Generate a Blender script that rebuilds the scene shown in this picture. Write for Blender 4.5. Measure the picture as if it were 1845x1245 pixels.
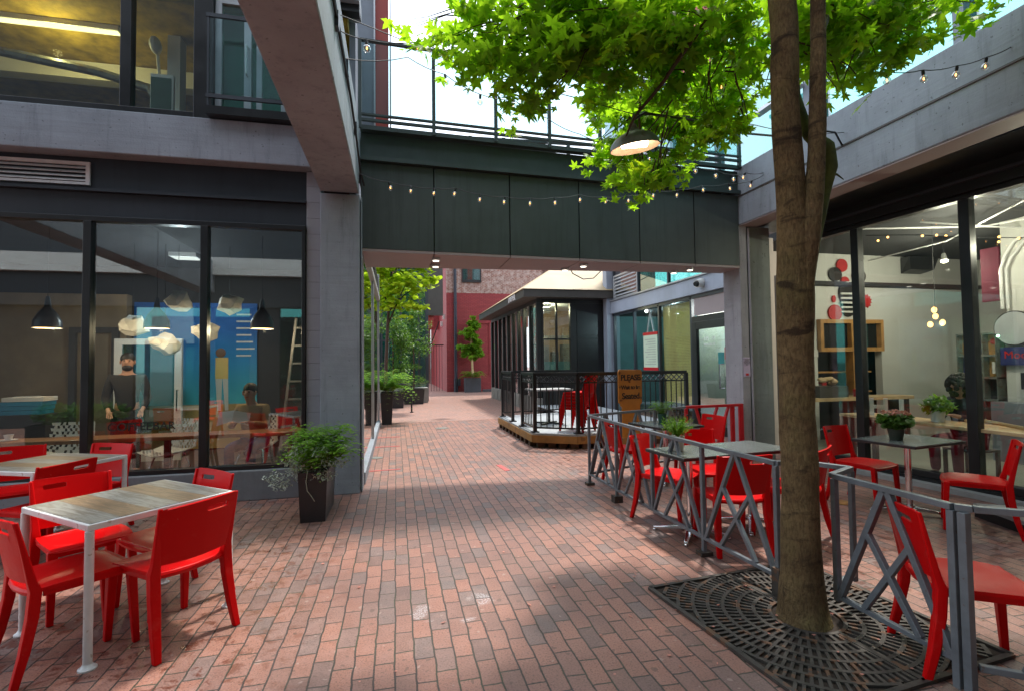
import bpy, bmesh, math, random
from mathutils import Vector, Matrix, noise
S = bpy.context.scene
for _o in list(bpy.data.objects): bpy.data.objects.remove(_o)
COL = S.collection
R = math.radians
# ---------------------------------------------------------------- camera
cam = bpy.data.cameras.new('camera'); camo = bpy.data.objects.new('camera', cam); COL.objects.link(camo)
_yaw, _pit, _rol = math.atan(209/905.), R(2.03), R(.72)
_f = Vector((math.sin(_yaw)*math.cos(_pit), math.cos(_yaw)*math.cos(_pit), math.sin(_pit)))
_r = Vector((math.cos(_yaw), -math.sin(_yaw), 0)); _u = _r.cross(_f)
_r2 = _r*math.cos(_rol)-_u*math.sin(_rol); _u2 = _u*math.cos(_rol)+_r*math.sin(_rol)
_m = Matrix((( _r2.x, _u2.x, -_f.x), (_r2.y, _u2.y, -_f.y), (_r2.z, _u2.z, -_f.z))).to_4x4()
camo.matrix_world = Matrix.Translation((0, 0, 1.57)) @ _m
cam.sensor_width = 36; cam.lens = 905/1845*36; cam.clip_start = .05; cam.clip_end = 2000
S.camera = camo
# ---------------------------------------------------------------- sky, sun, exposure
SUN_EL, SUN_AZ = R(68), R(38)      # azimuth from +Y towards +X
W = bpy.data.worlds.new("World"); S.world = W; W.use_nodes = True
nt = W.node_tree; nt.nodes.clear()
wo = nt.nodes.new('ShaderNodeOutputWorld'); bg = nt.nodes.new('ShaderNodeBackground')
sky = nt.nodes.new('ShaderNodeTexSky'); sky.sky_type = 'NISHITA'; sky.sun_disc = False
sky.sun_elevation = SUN_EL; sky.sun_rotation = SUN_AZ; sky.air_density = 1.2; sky.dust_density = 3
mx = nt.nodes.new('ShaderNodeMixRGB'); mx.inputs[0].default_value = .62; mx.inputs[2].default_value = (9.6, 10.4, 11.4, 1)
nt.links.new(sky.outputs[0], mx.inputs[1]); nt.links.new(mx.outputs[0], bg.inputs[0]); nt.links.new(bg.outputs[0], wo.inputs[0])
bg.inputs[1].default_value = .15
sl = bpy.data.lights.new('sun', 'SUN'); sl.energy = 2.3; sl.angle = R(4.5); sl.color = (1, .95, .87)
so = bpy.data.objects.new('sun', sl); COL.objects.link(so)
_sd = Vector((math.sin(SUN_AZ)*math.cos(SUN_EL), math.cos(SUN_AZ)*math.cos(SUN_EL), math.sin(SUN_EL)))
so.rotation_euler = _sd.to_track_quat('Z', 'Y').to_euler(); so.location = (0, 0, 20)
S.view_settings.view_transform = 'Standard'; S.view_settings.look = 'None'
S.view_settings.exposure = .98; S.view_settings.gamma = 1
S.render.engine = 'CYCLES'
S.cycles.max_bounces = 8; S.cycles.transparent_max_bounces = 16; S.cycles.diffuse_bounces = 4
S.cycles.caustics_reflective = False; S.cycles.caustics_refractive = False; S.cycles.sample_clamp_indirect = 6
S.cycles.use_denoising = True
# ---------------------------------------------------------------- node helper
class NT:
    def __init__(s, name):
        s.m = bpy.data.materials.new(name); s.m.use_nodes = True; s.t = s.m.node_tree; s.t.nodes.clear()
        s.out = s.t.nodes.new('ShaderNodeOutputMaterial')
    def n(s, typ, **k):
        nd = s.t.nodes.new('ShaderNode'+typ)
        for a, b in k.items(): setattr(nd, a, b)
        return nd
    def l(s, a, b): s.t.links.new(a, b)
    def set(s, nd, i, v):
        if hasattr(v, 'is_linked') or hasattr(v, 'node'): s.l(v, nd.inputs[i])
        elif v is not None:
            inp = nd.inputs[i]
            if isinstance(v, (tuple, list)) and len(v) == 3 and inp.type == 'RGBA': v = (*v, 1)
            inp.default_value = v
    def math(s, op, a, b=None, c=None):
        nd = s.n('Math', operation=op); s.set(nd, 0, a); s.set(nd, 1, b)
        if c is not None: s.set(nd, 2, c)
        return nd.outputs[0]
    def mix(s, f, a, b, bt='MIX'):
        nd = s.n('MixRGB', blend_type=bt); s.set(nd, 0, f); s.set(nd, 1, a); s.set(nd, 2, b); return nd.outputs[0]
    def noise(s, vec, scale, detail=4, rough=.55, dist=0):
        nd = s.n('TexNoise'); s.set(nd, 'Scale', scale); s.set(nd, 'Detail', detail); s.set(nd, 'Roughness', rough); s.set(nd, 'Distortion', dist)
        if vec is not None: s.l(vec, nd.inputs['Vector'])
        return nd.outputs[0]
    def ramp(s, f, stops, interp='LINEAR'):
        nd = s.n('ValToRGB'); s.l(f, nd.inputs[0]); cr = nd.color_ramp; cr.interpolation = interp
        while len(cr.elements) < len(stops): cr.elements.new(.5)
        for e, (p, c) in zip(cr.elements, stops):
            e.position = p; e.color = (c, c, c, 1) if isinstance(c, (int, float)) else (*c, 1)
        return nd.outputs[0]
    def coord(s, which='Object', scale=None, rot=None):
        tc = s.n('TexCoord'); o = tc.outputs[which]
        if scale or rot:
            mp = s.n('Mapping'); s.l(o, mp.inputs[0])
            if scale: mp.inputs['Scale'].default_value = scale
            if rot: mp.inputs['Rotation'].default_value = rot
            o = mp.outputs[0]
        return o
    def bump(s, h, strength=.3, dist=.01):
        b = s.n('Bump'); s.set(b, 'Height', h); b.inputs['Strength'].default_value = strength; b.inputs['Distance'].default_value = dist
        return b.outputs[0]
    def bsdf(s, col, rough=.6, metal=0, normal=None, spec=.5, **k):
        p = s.n('BsdfPrincipled'); s.set(p, 'Base Color', col); s.set(p, 'Roughness', rough); s.set(p, 'Metallic', metal)
        s.set(p, 'Specular IOR Level', spec)
        if normal is not None: s.l(normal, p.inputs['Normal'])
        for a, b in k.items(): s.set(p, a.replace('_', ' '), b)
        s.l(p.outputs[0], s.out.inputs[0]); return p
MATS = {}
def plain(name, col, rough=.55, metal=0, var=.15, scale=3, bump=.1, bscale=60, spec=.5, streak=0, coat=0, spots=None):
    t = NT(name); c = t.coord()
    n = t.noise(c, scale, 6, .6)
    dk = tuple(x*(1-var) for x in col); lt = tuple(min(1, x*(1+var)) for x in col)
    cc = t.mix(t.ramp(n, [(.3, 0), (.7, 1)]), dk, lt)
    if streak:
        s2 = t.noise(t.coord(scale=(6, 6, .35)), 2.5, 5, .65)
        cc = t.mix(t.math('MULTIPLY', t.ramp(s2, [(.5, 0), (.75, 1)]), streak), cc, tuple(x*.45 for x in col))
    if spots:
        s3 = t.noise(c, spots[0], 2, .5)
        cc = t.mix(t.ramp(s3, [(spots[1], 0), (spots[1]+.03, spots[3] if len(spots) > 3 else 1)]), cc, spots[2])
    nb = t.noise(c, bscale, 4, .6)
    rg = t.math('ADD', t.math('MULTIPLY', n, .25), rough-.12)
    k = {}
    if coat: k = dict(Coat_Weight=coat, Coat_Roughness=.12)
    t.bsdf(cc, rg, metal, t.bump(nb, bump, .004) if bump else None, spec, **k)
    MATS[name] = t.m; return t.m
def emit(name, col, st):
    t = NT(name); e = t.n('Emission'); t.set(e, 0, col); e.inputs[1].default_value = st; t.l(e.outputs[0], t.out.inputs[0]); MATS[name] = t.m; return t.m
def glass(name, tint=(.8, .88, .86), base=.04, mul=1.6, rough=0.0, wav=0.0):
    t = NT(name); tr = t.n('BsdfTransparent'); t.set(tr, 0, tint); g = t.n('BsdfGlossy'); g.inputs['Roughness'].default_value = rough
    t.set(g, 0, (1, 1, 1)); fr = t.n('Fresnel'); gm = t.n('NewGeometry'); t.l(t.math('MULTIPLY_ADD', gm.outputs['Backfacing'], -.8333, 1.5), fr.inputs[0])
    if wav:
        b = t.bump(t.noise(t.coord(scale=(1, 1, .6)), .9, 1), wav, .02); t.l(b, g.inputs['Normal'])
    f = t.math('MINIMUM', t.math('ADD', t.math('MULTIPLY', fr.outputs[0], mul), base), 1.0)
    mxs = t.n('MixShader'); t.l(f, mxs.inputs[0]); t.l(tr.outputs[0], mxs.inputs[1]); t.l(g.outputs[0], mxs.inputs[2]); t.l(mxs.outputs[0], t.out.inputs[0])
    MATS[name] = t.m; return t.m
def M(n): return MATS[n]
# ---- paving
def paving(name, ang=0, pale=0.):
    t = NT(name); geo = t.n('NewGeometry')
    mp = t.n('Mapping'); t.l(geo.outputs['Position'], mp.inputs[0]); mp.inputs['Rotation'].default_value = (0, 0, ang)
    wob = t.n('TexNoise'); t.l(mp.outputs[0], wob.inputs['Vector']); wob.inputs['Scale'].default_value = 4.5; wob.inputs['Detail'].default_value = 3
    vm = t.n('VectorMath', operation='MULTIPLY_ADD'); t.l(wob.outputs['Color'], vm.inputs[0]); vm.inputs[1].default_value = (.026, .03, 0); t.l(mp.outputs[0], vm.inputs[2])
    sp = t.n('SeparateXYZ'); t.l(vm.outputs[0], sp.inputs[0])
    BW, BL = .1045, .208
    u = t.math('DIVIDE', sp.outputs[0], BW); cu = t.math('FLOOR', u)
    wn0 = t.n('TexWhiteNoise', noise_dimensions='1D'); t.l(cu, wn0.inputs['W'])
    off = t.math('ADD', t.math('MULTIPLY', cu, .5), t.math('MULTIPLY', wn0.outputs[0], .22))
    v = t.math('ADD', t.math('DIVIDE', sp.outputs[1], BL), off); cv = t.math('FLOOR', v)
    cb = t.n('CombineXYZ'); t.l(cu, cb.inputs[0]); t.l(cv, cb.inputs[1])
    wn = t.n('TexWhiteNoise', noise_dimensions='2D'); t.l(cb.outputs[0], wn.inputs['Vector'])
    wn2 = t.n('TexWhiteNoise', noise_dimensions='3D'); cb2 = t.n('CombineXYZ'); t.l(cu, cb2.inputs[0]); t.l(cv, cb2.inputs[1]); cb2.inputs[2].default_value = 7.3; t.l(cb2.outputs[0], wn2.inputs['Vector'])
    fu = t.math('FRACT', u); fv = t.math('FRACT', v)
    eu = t.math('MULTIPLY', t.math('MINIMUM', fu, t.math('SUBTRACT', 1, fu)), BW)
    ev = t.math('MULTIPLY', t.math('MINIMUM', fv, t.math('SUBTRACT', 1, fv)), BL)
    rg_ = t.noise(vm.outputs[0], 60, 3)
    e = t.math('SUBTRACT', t.math('MINIMUM', eu, ev), t.math('MULTIPLY', rg_, .006))
    brickmask = t.ramp(t.math('DIVIDE', e, .006), [(.05, 0), (.45, 1)])
    col = t.ramp(wn.outputs[0], [(0, (.165, .10, .085)), (.08, (.24, .125, .095)), (.24, (.29, .138, .10)), (.5, (.345, .155, .108)), (.78, (.39, .175, .12)), (.95, (.26, .13, .10)), (1, (.16, .13, .12))])
    # grey bricks
    col = t.mix(t.ramp(wn2.outputs[0], [(.86, 0), (.9, .8)]), col, (.175, .14, .13))
    fine = t.noise(geo.outputs['Position'], 95, 3, .8)
    col = t.mix(t.ramp(fine, [(.38, .8), (.47, 0)]), col, (.07, .04, .035)); col = t.mix(t.ramp(fine, [(.56, 0), (.7, .4)]), col, (.5, .34, .27))
    mid = t.noise(geo.outputs['Position'], 11, 5, .7)
    col = t.mix(t.ramp(mid, [(.45, 0), (.8, .5)]), col, (.42, .25, .21))
    big = t.noise(geo.outputs['Position'], .8, 4, .6)
    col = t.mix(t.ramp(big, [(.38, .45), (.62, 0)]), col, (.15, .09, .08))
    if pale: col = t.mix(pale, col, (.5, .31, .26))
    # damp rusty patches beside the tables on the left and under the rail on the right
    sx = t.n('SeparateXYZ'); t.l(geo.outputs['Position'], sx.inputs[0])
    dn = t.noise(geo.outputs['Position'], 9, 4, .7, .4)
    dm = t.ramp(dn, [(.54, 0), (.6, 1)])
    side = t.math('MAXIMUM', t.ramp(t.math('MULTIPLY_ADD', sx.outputs[0], -.25, .5), [(.56, 0), (.75, 1)]), t.math('MULTIPLY', t.ramp(t.math('MULTIPLY', sx.outputs[0], .25), [(.5, 0), (.66, 1)]), .8))
    damp = t.math('MULTIPLY', dm, side)
    col = t.mix(t.math('MULTIPLY', damp, .75), col, (.12, .037, .022))
    # chalk marks
    chn = t.noise(geo.outputs['Position'], 4.2, 2, .5, .3); rg2 = t.noise(geo.outputs['Position'], 90, 3, .8)
    rx = t.math('SUBTRACT', 1, t.math('MULTIPLY', t.math('ADD', t.math('POWER', t.math('SUBTRACT', sx.outputs[0], .35), 2), t.math('POWER', t.math('SUBTRACT', sx.outputs[1], 3.25), 2)), 5))
    ch = t.math('MULTIPLY', t.ramp(t.math('MULTIPLY', chn, t.ramp(rx, [(0, 0), (.6, 1)])), [(.56, 0), (.64, 1)]), t.ramp(rg2, [(.45, 0), (.62, 1)]))
    col = t.mix(t.math('MULTIPLY', ch, .75), col, (.6, .58, .6))
    gum = t.noise(geo.outputs['Position'], 16, 1, .4); col = t.mix(t.ramp(gum, [(.71, 0), (.73, .55)]), col, (.09, .06, .05)); col = t.mix(t.ramp(gum, [(.25, .4), (.27, 0)]), col, (.42, .33, .29))
    moss = t.noise(geo.outputs['Position'], 2.2, 3)
    mort = t.mix(t.ramp(moss, [(.45, 0), (.7, .6)]), (.05, .038, .034), (.055, .07, .03))
    fin = t.mix(brickmask, mort, col)
    rough = t.math('SUBTRACT', t.ramp(mid, [(.3, .42), (.7, .64)]), t.math('MULTIPLY', damp, .22))
    h = t.math('ADD', t.math('ADD', brickmask, t.math('MULTIPLY', fine, .4)), t.math('MULTIPLY', wn.outputs[0], .35))
    t.bsdf(fin, rough, 0, t.bump(h, .55, .004), .5)
    MATS[name] = t.m; return t.m
paving('brick_paving', 0); paving('brick_paving_alley', R(-24), .35)
def brickwall(name, c1, c2, mortar, painted=False, scale=1, alt=None):
    t = NT(name); geo = t.n('NewGeometry'); sp = t.n('SeparateXYZ'); t.l(geo.outputs['Position'], sp.inputs[0])
    xy = t.math('ADD', sp.outputs[0], sp.outputs[1]); cb = t.n('CombineXYZ'); t.l(xy, cb.inputs[0]); t.l(sp.outputs[2], cb.inputs[1])
    b = t.n('TexBrick'); t.l(cb.outputs[0], b.inputs['Vector']); b.inputs['Scale'].default_value = 1/scale
    b.inputs['Brick Width'].default_value = .22; b.inputs['Row Height'].default_value = .075; b.inputs['Mortar Size'].default_value = .012; b.inputs['Mortar Smooth'].default_value = .3
    t.set(b, 'Color1', c1); t.set(b, 'Color2', c2); t.set(b, 'Mortar', mortar)
    n = t.noise(geo.outputs['Position'], 3, 5, .65)
    col = t.mix(t.ramp(n, [(.35, .35), (.6, 0)]), b.outputs[0], tuple(x*.6 for x in c1))
    if alt: col = t.mix(t.ramp(t.noise(geo.outputs['Position'], 5, 5, .7), [(.45, 0), (.6, .85)]), col, alt)
    h = t.math('ADD', t.math('MULTIPLY', b.outputs['Fac'], -1), t.math('MULTIPLY', t.noise(geo.outputs['Position'], 14, 4, .7), .9 if painted else .3))
    t.bsdf(col, .5 if painted else .8, 0, t.bump(h, .9, .02), .4)
    MATS[name] = t.m; return t.m
brickwall('painted_brick', (.36, .05, .05), (.30, .038, .042), (.18, .018, .025), True)
brickwall('worn_brick', (.32, .12, .08), (.2, .075, .055), (.5, .45, .4), False, 1, (.52, .42, .37))
brickwall('brown_brick', (.16, .07, .05), (.10, .045, .035), (.2, .17, .15))
def concrete(name, col, boards=True, streak=.55):
    t = NT(name); c = t.n('NewGeometry').outputs['Position']
    n1 = t.noise(c, 1.4, 6, .65); n2 = t.noise(c, 45, 4, .7)
    cc = t.mix(t.ramp(n1, [(.3, 0), (.7, 1)]), tuple(x*.78 for x in col), tuple(x*1.14 for x in col))
    mp = t.n('Mapping'); t.l(c, mp.inputs[0]); mp.inputs['Scale'].default_value = (5, 5, .5)
    st = t.noise(mp.outputs[0], 2, 5, .7)
    cc = t.mix(t.math('MULTIPLY', t.ramp(st, [(.52, 0), (.75, 1)]), streak), cc, tuple(x*.4 for x in col))
    cc = t.mix(t.ramp(t.noise(c, 26, 2, .5), [(.69, 0), (.72, .7)]), cc, tuple(x*.35 for x in col))
    sp = t.n('SeparateXYZ'); t.l(c, sp.inputs[0])
    mp2 = t.n('Mapping'); t.l(c, mp2.inputs[0]); mp2.inputs['Scale'].default_value = (.5, .5, 9)
    bd = t.noise(mp2.outputs[0], 1.2, 3, .6)
    h = t.math('ADD', t.math('MULTIPLY', n2, .35), bd if boards else 0.)
    t.bsdf(cc, .72, 0, t.bump(h, .45, .012), .35)
    MATS[name] = t.m; return t.m
concrete('grey_painted_concrete', (.275, .305, .345))
concrete('lavender_concrete', (.33, .32, .345))
concrete('sage_concrete', (.26, .29, .28))
concrete('base_concrete', (.2, .21, .225), False, .15)
def blockwork():
    t = NT('blockwork'); c = t.n('NewGeometry').outputs['Position']; sp = t.n('SeparateXYZ'); t.l(c, sp.inputs[0])
    z = t.math('FRACT', t.math('DIVIDE', sp.outputs[2], .2)); e = t.ramp(z, [(0, 0), (.035, 1)])
    n = t.noise(c, 9, 5, .7); cc = t.mix(e, (.16, .17, .19), t.mix(n, (.25, .26, .29), (.31, .32, .345)))
    t.bsdf(cc, .75, 0, t.bump(t.math('ADD', e, t.math('MULTIPLY', t.noise(c, 50), .4)), .6, .006)); MATS['blockwork'] = t.m
blockwork()
plain('dark_steel', (.035, .042, .052), .42, 0, .2, 2, .06)
plain('black_frame', (.009, .010, .011), .35, 0, .2, 4, .04)
plain('navy_metal', (.02, .026, .034), .45, 0, .25, 1.3, .05, streak=.4)
plain('bridge_panel', (.048, .062, .062), .5, 0, .3, .9, .04, streak=.55)
plain('bridge_steel', (.034, .052, .051), .5, 0, .22, 3, .05, streak=.3)
plain('soffit_panel', (.33, .27, .27), .6, 0, .1, 1.5, .05)
plain('rail_paint', (.14, .16, .178), .4, .1, .18, 14, .08, spots=(30, .7, (.12, .06, .03), .5))
plain('red_paint', (.5, .012, .02), .35, 0, .1, 6, .04)
plain('red_plastic', (.6, .005, .007), .36, 0, .08, 3, .03, 220, spec=.4)
plain('white_metal', (.68, .69, .69), .38, 0, .08, 12, .05, spots=(22, .68, (.35, .25, .16), .6))
plain('chrome', (.75, .76, .78), .16, 1, .05, 3, 0)
plain('table_laminate', (.13, .145, .14), .22, 0, .12, 2, .03)
plain('black_edge', (.02, .02, .02), .4)
plain('planter_black', (.022, .023, .026), .38, 0, .25, 3, .05)
plain('planter_grey', (.06, .065, .075), .45)
plain('soil', (.03, .02, .014), .95, 0, .4, 30, .5)
plain('bulb_socket', (.012, .012, .012), .5)
plain('cable', (.012, .012, .013), .55)
plain('galvanised', (.22, .23, .21), .5, .5, .3, 8, .1, spots=(12, .6, (.2, .13, .08), .6))
plain('lamp_inside', (.55, .42, .34), .5, 0, .25, 10)
plain('cast_iron', (.06, .052, .045), .62, .25, .45, 9, .4, 40, spots=(14, .58, (.15, .07, .035), .7))
plain('white_paint', (.75, .75, .74), .5, 0, .05)
plain('aluminium', (.5, .51, .53), .35, .6, .08)
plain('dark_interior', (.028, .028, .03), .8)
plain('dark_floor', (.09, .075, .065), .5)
plain('tan_wall', (.3, .22, .14), .7)
plain('pale_teal', (.32, .6, .5), .7)
plain('teal_wall', (.1, .25, .25), .7)
plain('white_wall', (.68, .68, .64), .7, 0, .04)
plain('concrete_floor', (.3, .32, .27), .35, 0, .25, 1.5)
plain('osb', (.34, .24, .03), .8, 0, .5, 5, .6, 25)
plain('counter_wood', (.34, .15, .055), .35, 0, .35, 4)
plain('orange_wood', (.5, .26, .08), .45, 0, .3, 5)
plain('pale_wood', (.6, .42, .22), .5, 0, .25, 5)
plain('sign_orange', (.5, .19, .02), .5, 0, .18, 3)
plain('lettering_black', (.01, .008, .006), .6)
plain('lettering_white', (.75, .75, .75), .6)
plain('lettering_red', (.55, .02, .02), .6)
plain('green_pot', (.012, .07, .045), .4)
plain('olive_pot', (.035, .045, .03), .5)
plain('cream_pot', (.5, .46, .38), .5)
plain('paper_white', (.72, .71, .68), .8, 0, .05)
plain('paper_lilac', (.55, .46, .62), .8, 0, .05)
plain('paper_green', (.56, .66, .5), .8, 0, .05)
plain('teal_plastic', (.02, .2, .2), .5)
plain('stack_red', (.62, .012, .012), .35, 0, .08, 3, .03, 220)
plain('deck_board', (.36, .385, .41), .5, 0, .15, 2, .1)
plain('fir_timber', (.4, .19, .05), .6, 0, .3, 4, .2, spots=(5, .62, (.2, .08, .03), .7))
plain('pallet_wood', (.13, .06, .035), .7, 0, .4, 6, .2)
plain('pavilion_black', (.013, .013, .013), .4, 0, .2, 3, .05)
plain('pavilion_stone', (.2, .19, .17), .7)
plain('roof_cream', (.36, .27, .15), .6, 0, .12, 1.2)
plain('fascia_brown', (.07, .062, .055), .5)
plain('metal_panel', (.55, .6, .64), .35, .25, .06, .6)
plain('red_panel', (.38, .05, .035), .5, 0, .1, 1)
plain('grey_column', (.2, .22, .26), .5)
plain('blue_grey', (.33, .37, .44), .55, 0, .12, 1.5, .08, streak=.15)
plain('blind_yellow', (.95, .63, .22), .7, 0, .15, 2)
plain('drainpipe', (.035, .04, .055), .4, .3)
plain('tape_red', (.5, .09, .08), .6, 0, .2, 20)
plain('stone_grey', (.32, .32, .31), .8)
plain('hair_black', (.012, .009, .008), .6, 0, .4, 40, .6, 80)
plain('skin_light', (.5, .27, .19), .5, 0, .06)
plain('skin_dark', (.17, .08, .05), .5, 0, .06)
plain('coat_black', (.014, .014, .017), .8)
plain('jacket_olive', (.3, .2, .09), .8)
plain('jeans_blue', (.03, .04, .16), .8)
plain('apron_maroon', (.12, .01, .03), .8)
plain('lampshade_black', (.02, .022, .025), .35)
plain('book_blue', (.02, .22, .38), .6)
plain('plastic_white', (.62, .63, .6), .4, 0, .05)
plain('origami', (.66, .63, .57), .8, 0, .08)
plain('ladder_alu', (.35, .34, .33), .4, .5)
emit('bulb_glow', (1, .45, .12), 4); emit('filament', (1, .42, .12), 4); emit('lamp_glow', (1, .78, .5), 9); emit('pendant_glow', (1, .5, .18), 6); emit('downlight_glow', (1, .9, .75), 2.0)
emit('dim_glow', (1, .97, .9), .7); emit('tube_glow', (1, .85, .35), 1.6)
glass('shop_glass', (.84, .91, .91), .045, 1.6, 0, .02); glass('cafe_glass', (.88, .95, .93), .03, 1.5, 0, .02)
glass('guard_glass', (.8, .92, .93), .03, 1.2); glass('teal_glass', (.35, .72, .68), .12, 2.2, .03, .12); glass('bulb_glass', (.82, .82, .78), .10, 2.2)
glass('door_glass', (.75, .85, .82), .06, 1.8); glass('green_glass', (.5, .78, .7), .1, 1.6)
def chair_plastic():
    t = NT('red_plastic'); c = t.coord(); oi = t.n('ObjectInfo'); n = t.noise(c, 7, 5, .7)
    cc = t.mix(t.math('MULTIPLY', oi.outputs['Random'], .5), (.64, .003, .004), (.47, .003, .004))
    cc = t.mix(t.ramp(n, [(.58, 0), (.75, .25)]), cc, (.62, .09, .07))
    sc = t.noise(t.coord(scale=(9, 40, 9)), 3, 4, .7); cc = t.mix(t.ramp(sc, [(.68, 0), (.74, .35)]), cc, (.6, .22, .18))
    t.bsdf(cc, t.ramp(n, [(.3, .3), (.7, .45)]), 0, t.bump(t.noise(c, 200, 3), .05, .002), .13); MATS['red_plastic'] = t.m
chair_plastic()
def planks():
    t = NT('weathered_planks'); c = t.coord(); sp = t.n('SeparateXYZ'); t.l(c, sp.inputs[0])
    k = t.math('FLOOR', t.math('DIVIDE', t.math('ADD', sp.outputs[0], .4), .16))
    base = t.ramp(t.math('FRACT', t.math('MULTIPLY', k, .5)), [(.2, (.25, .255, .235)), (.3, (.24, .155, .085))], 'CONSTANT')
    mp = t.n('Mapping'); t.l(c, mp.inputs[0]); mp.inputs['Scale'].default_value = (22, 2.2, 5)
    g = t.noise(mp.outputs[0], 1.6, 6, .7, 1.2)
    cc = t.mix(t.ramp(g, [(.4, .7), (.56, 0)]), base, (.1, .07, .045)); cc = t.mix(t.ramp(g, [(.55, 0), (.8, .45)]), cc, (.45, .42, .36))
    fr = t.math('FRACT', t.math('DIVIDE', t.math('ADD', sp.outputs[0], .4), .16))
    gap = t.ramp(fr, [(0, 1), (.02, 0)]); cc = t.mix(gap, cc, (.03, .02, .015))
    t.bsdf(cc, .42, 0, t.bump(g, .35, .004)); MATS['weathered_planks'] = t.m
planks()
def bark():
    t = NT('bark'); c = t.coord(); n1 = t.noise(c, 3.5, 6, .7); 
    mp = t.n('Mapping'); t.l(c, mp.inputs[0]); mp.inputs['Scale'].default_value = (3, 3, 1)
    n2 = t.noise(mp.outputs[0], 26, 5, .7, .5)
    cc = t.mix(t.ramp(n1, [(.35, 0), (.65, 1)]), (.15, .095, .045), (.32, .225, .105))
    cc = t.mix(t.ramp(t.noise(c, 1.8, 4, .6), [(.5, 0), (.7, .5)]), cc, (.16, .18, .05))
    mp3 = t.n('Mapping'); t.l(c, mp3.inputs[0]); mp3.inputs['Scale'].default_value = (1.2, 1.2, 3.2)
    n3 = t.noise(mp3.outputs[0], 2.8, 4, .6, .6)
    cc = t.mix(t.ramp(n3, [(.56, 0), (.66, .8)]), cc, (.03, .018, .012))
    cc = t.mix(t.ramp(n2, [(.4, .5), (.55, 0)]), cc, (.04, .025, .015))
    t.bsdf(cc, .85, 0, t.bump(t.math('ADD', n2, t.math('MULTIPLY', n3, .8)), 1.0, .03), .25); MATS['bark'] = t.m
bark()
plain('branch_bark', (.06, .035, .022), .8, 0, .4, 12, .5, 40); plain('moss_bark', (.07, .09, .018), .95, 0, .5, 12, .8, 50)
def leafmat(name, c, tr, var=.5, w=.5):
    t = NT(name); g = t.n('NewGeometry'); ri = g.outputs['Random Per Island']; n = t.noise(g.outputs['Position'], 1.3, 2)
    f = t.math('ADD', t.math('MULTIPLY', ri, .6), t.math('MULTIPLY', n, .4))
    cc = t.mix(f, tuple(x*(1-var) for x in c), tuple(x*(1+var) for x in c)); tc = t.mix(f, tuple(x*(1-var) for x in tr), tuple(min(1, x*(1+var*.6)) for x in tr))
    d = t.n('BsdfPrincipled'); t.l(cc, d.inputs['Base Color']); d.inputs['Roughness'].default_value = .45; d.inputs['Specular IOR Level'].default_value = .35
    tl = t.n('BsdfTranslucent'); t.l(tc, tl.inputs[0]); ms = t.n('MixShader'); ms.inputs[0].default_value = w
    t.l(d.outputs[0], ms.inputs[1]); t.l(tl.outputs[0], ms.inputs[2]); t.l(ms.outputs[0], t.out.inputs[0]); MATS[name] = t.m
leafmat('maple_leaf', (.12, .24, .015), (.44, .76, .02), .5, .62)
leafmat('lime_leaf', (.28, .42, .02), (.6, .8, .04), .35, .55)
leafmat('dark_leaf', (.08, .17, .03), (.16, .34, .03), .45, .35)
leafmat('fern_leaf', (.14, .3, .03), (.3, .55, .04), .45, .45)
leafmat('variegated_leaf', (.46, .5, .42), (.3, .4, .25), .5, .25)
leafmat('bright_leaf', (.14, .3, .02), (.28, .5, .03), .45, .45)
leafmat('box_leaf', (.05, .14, .02), (.1, .3, .02), .5, .3)
leafmat('petal', (.6, .25, .2), (.5, .25, .15), .4, .3)
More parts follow.
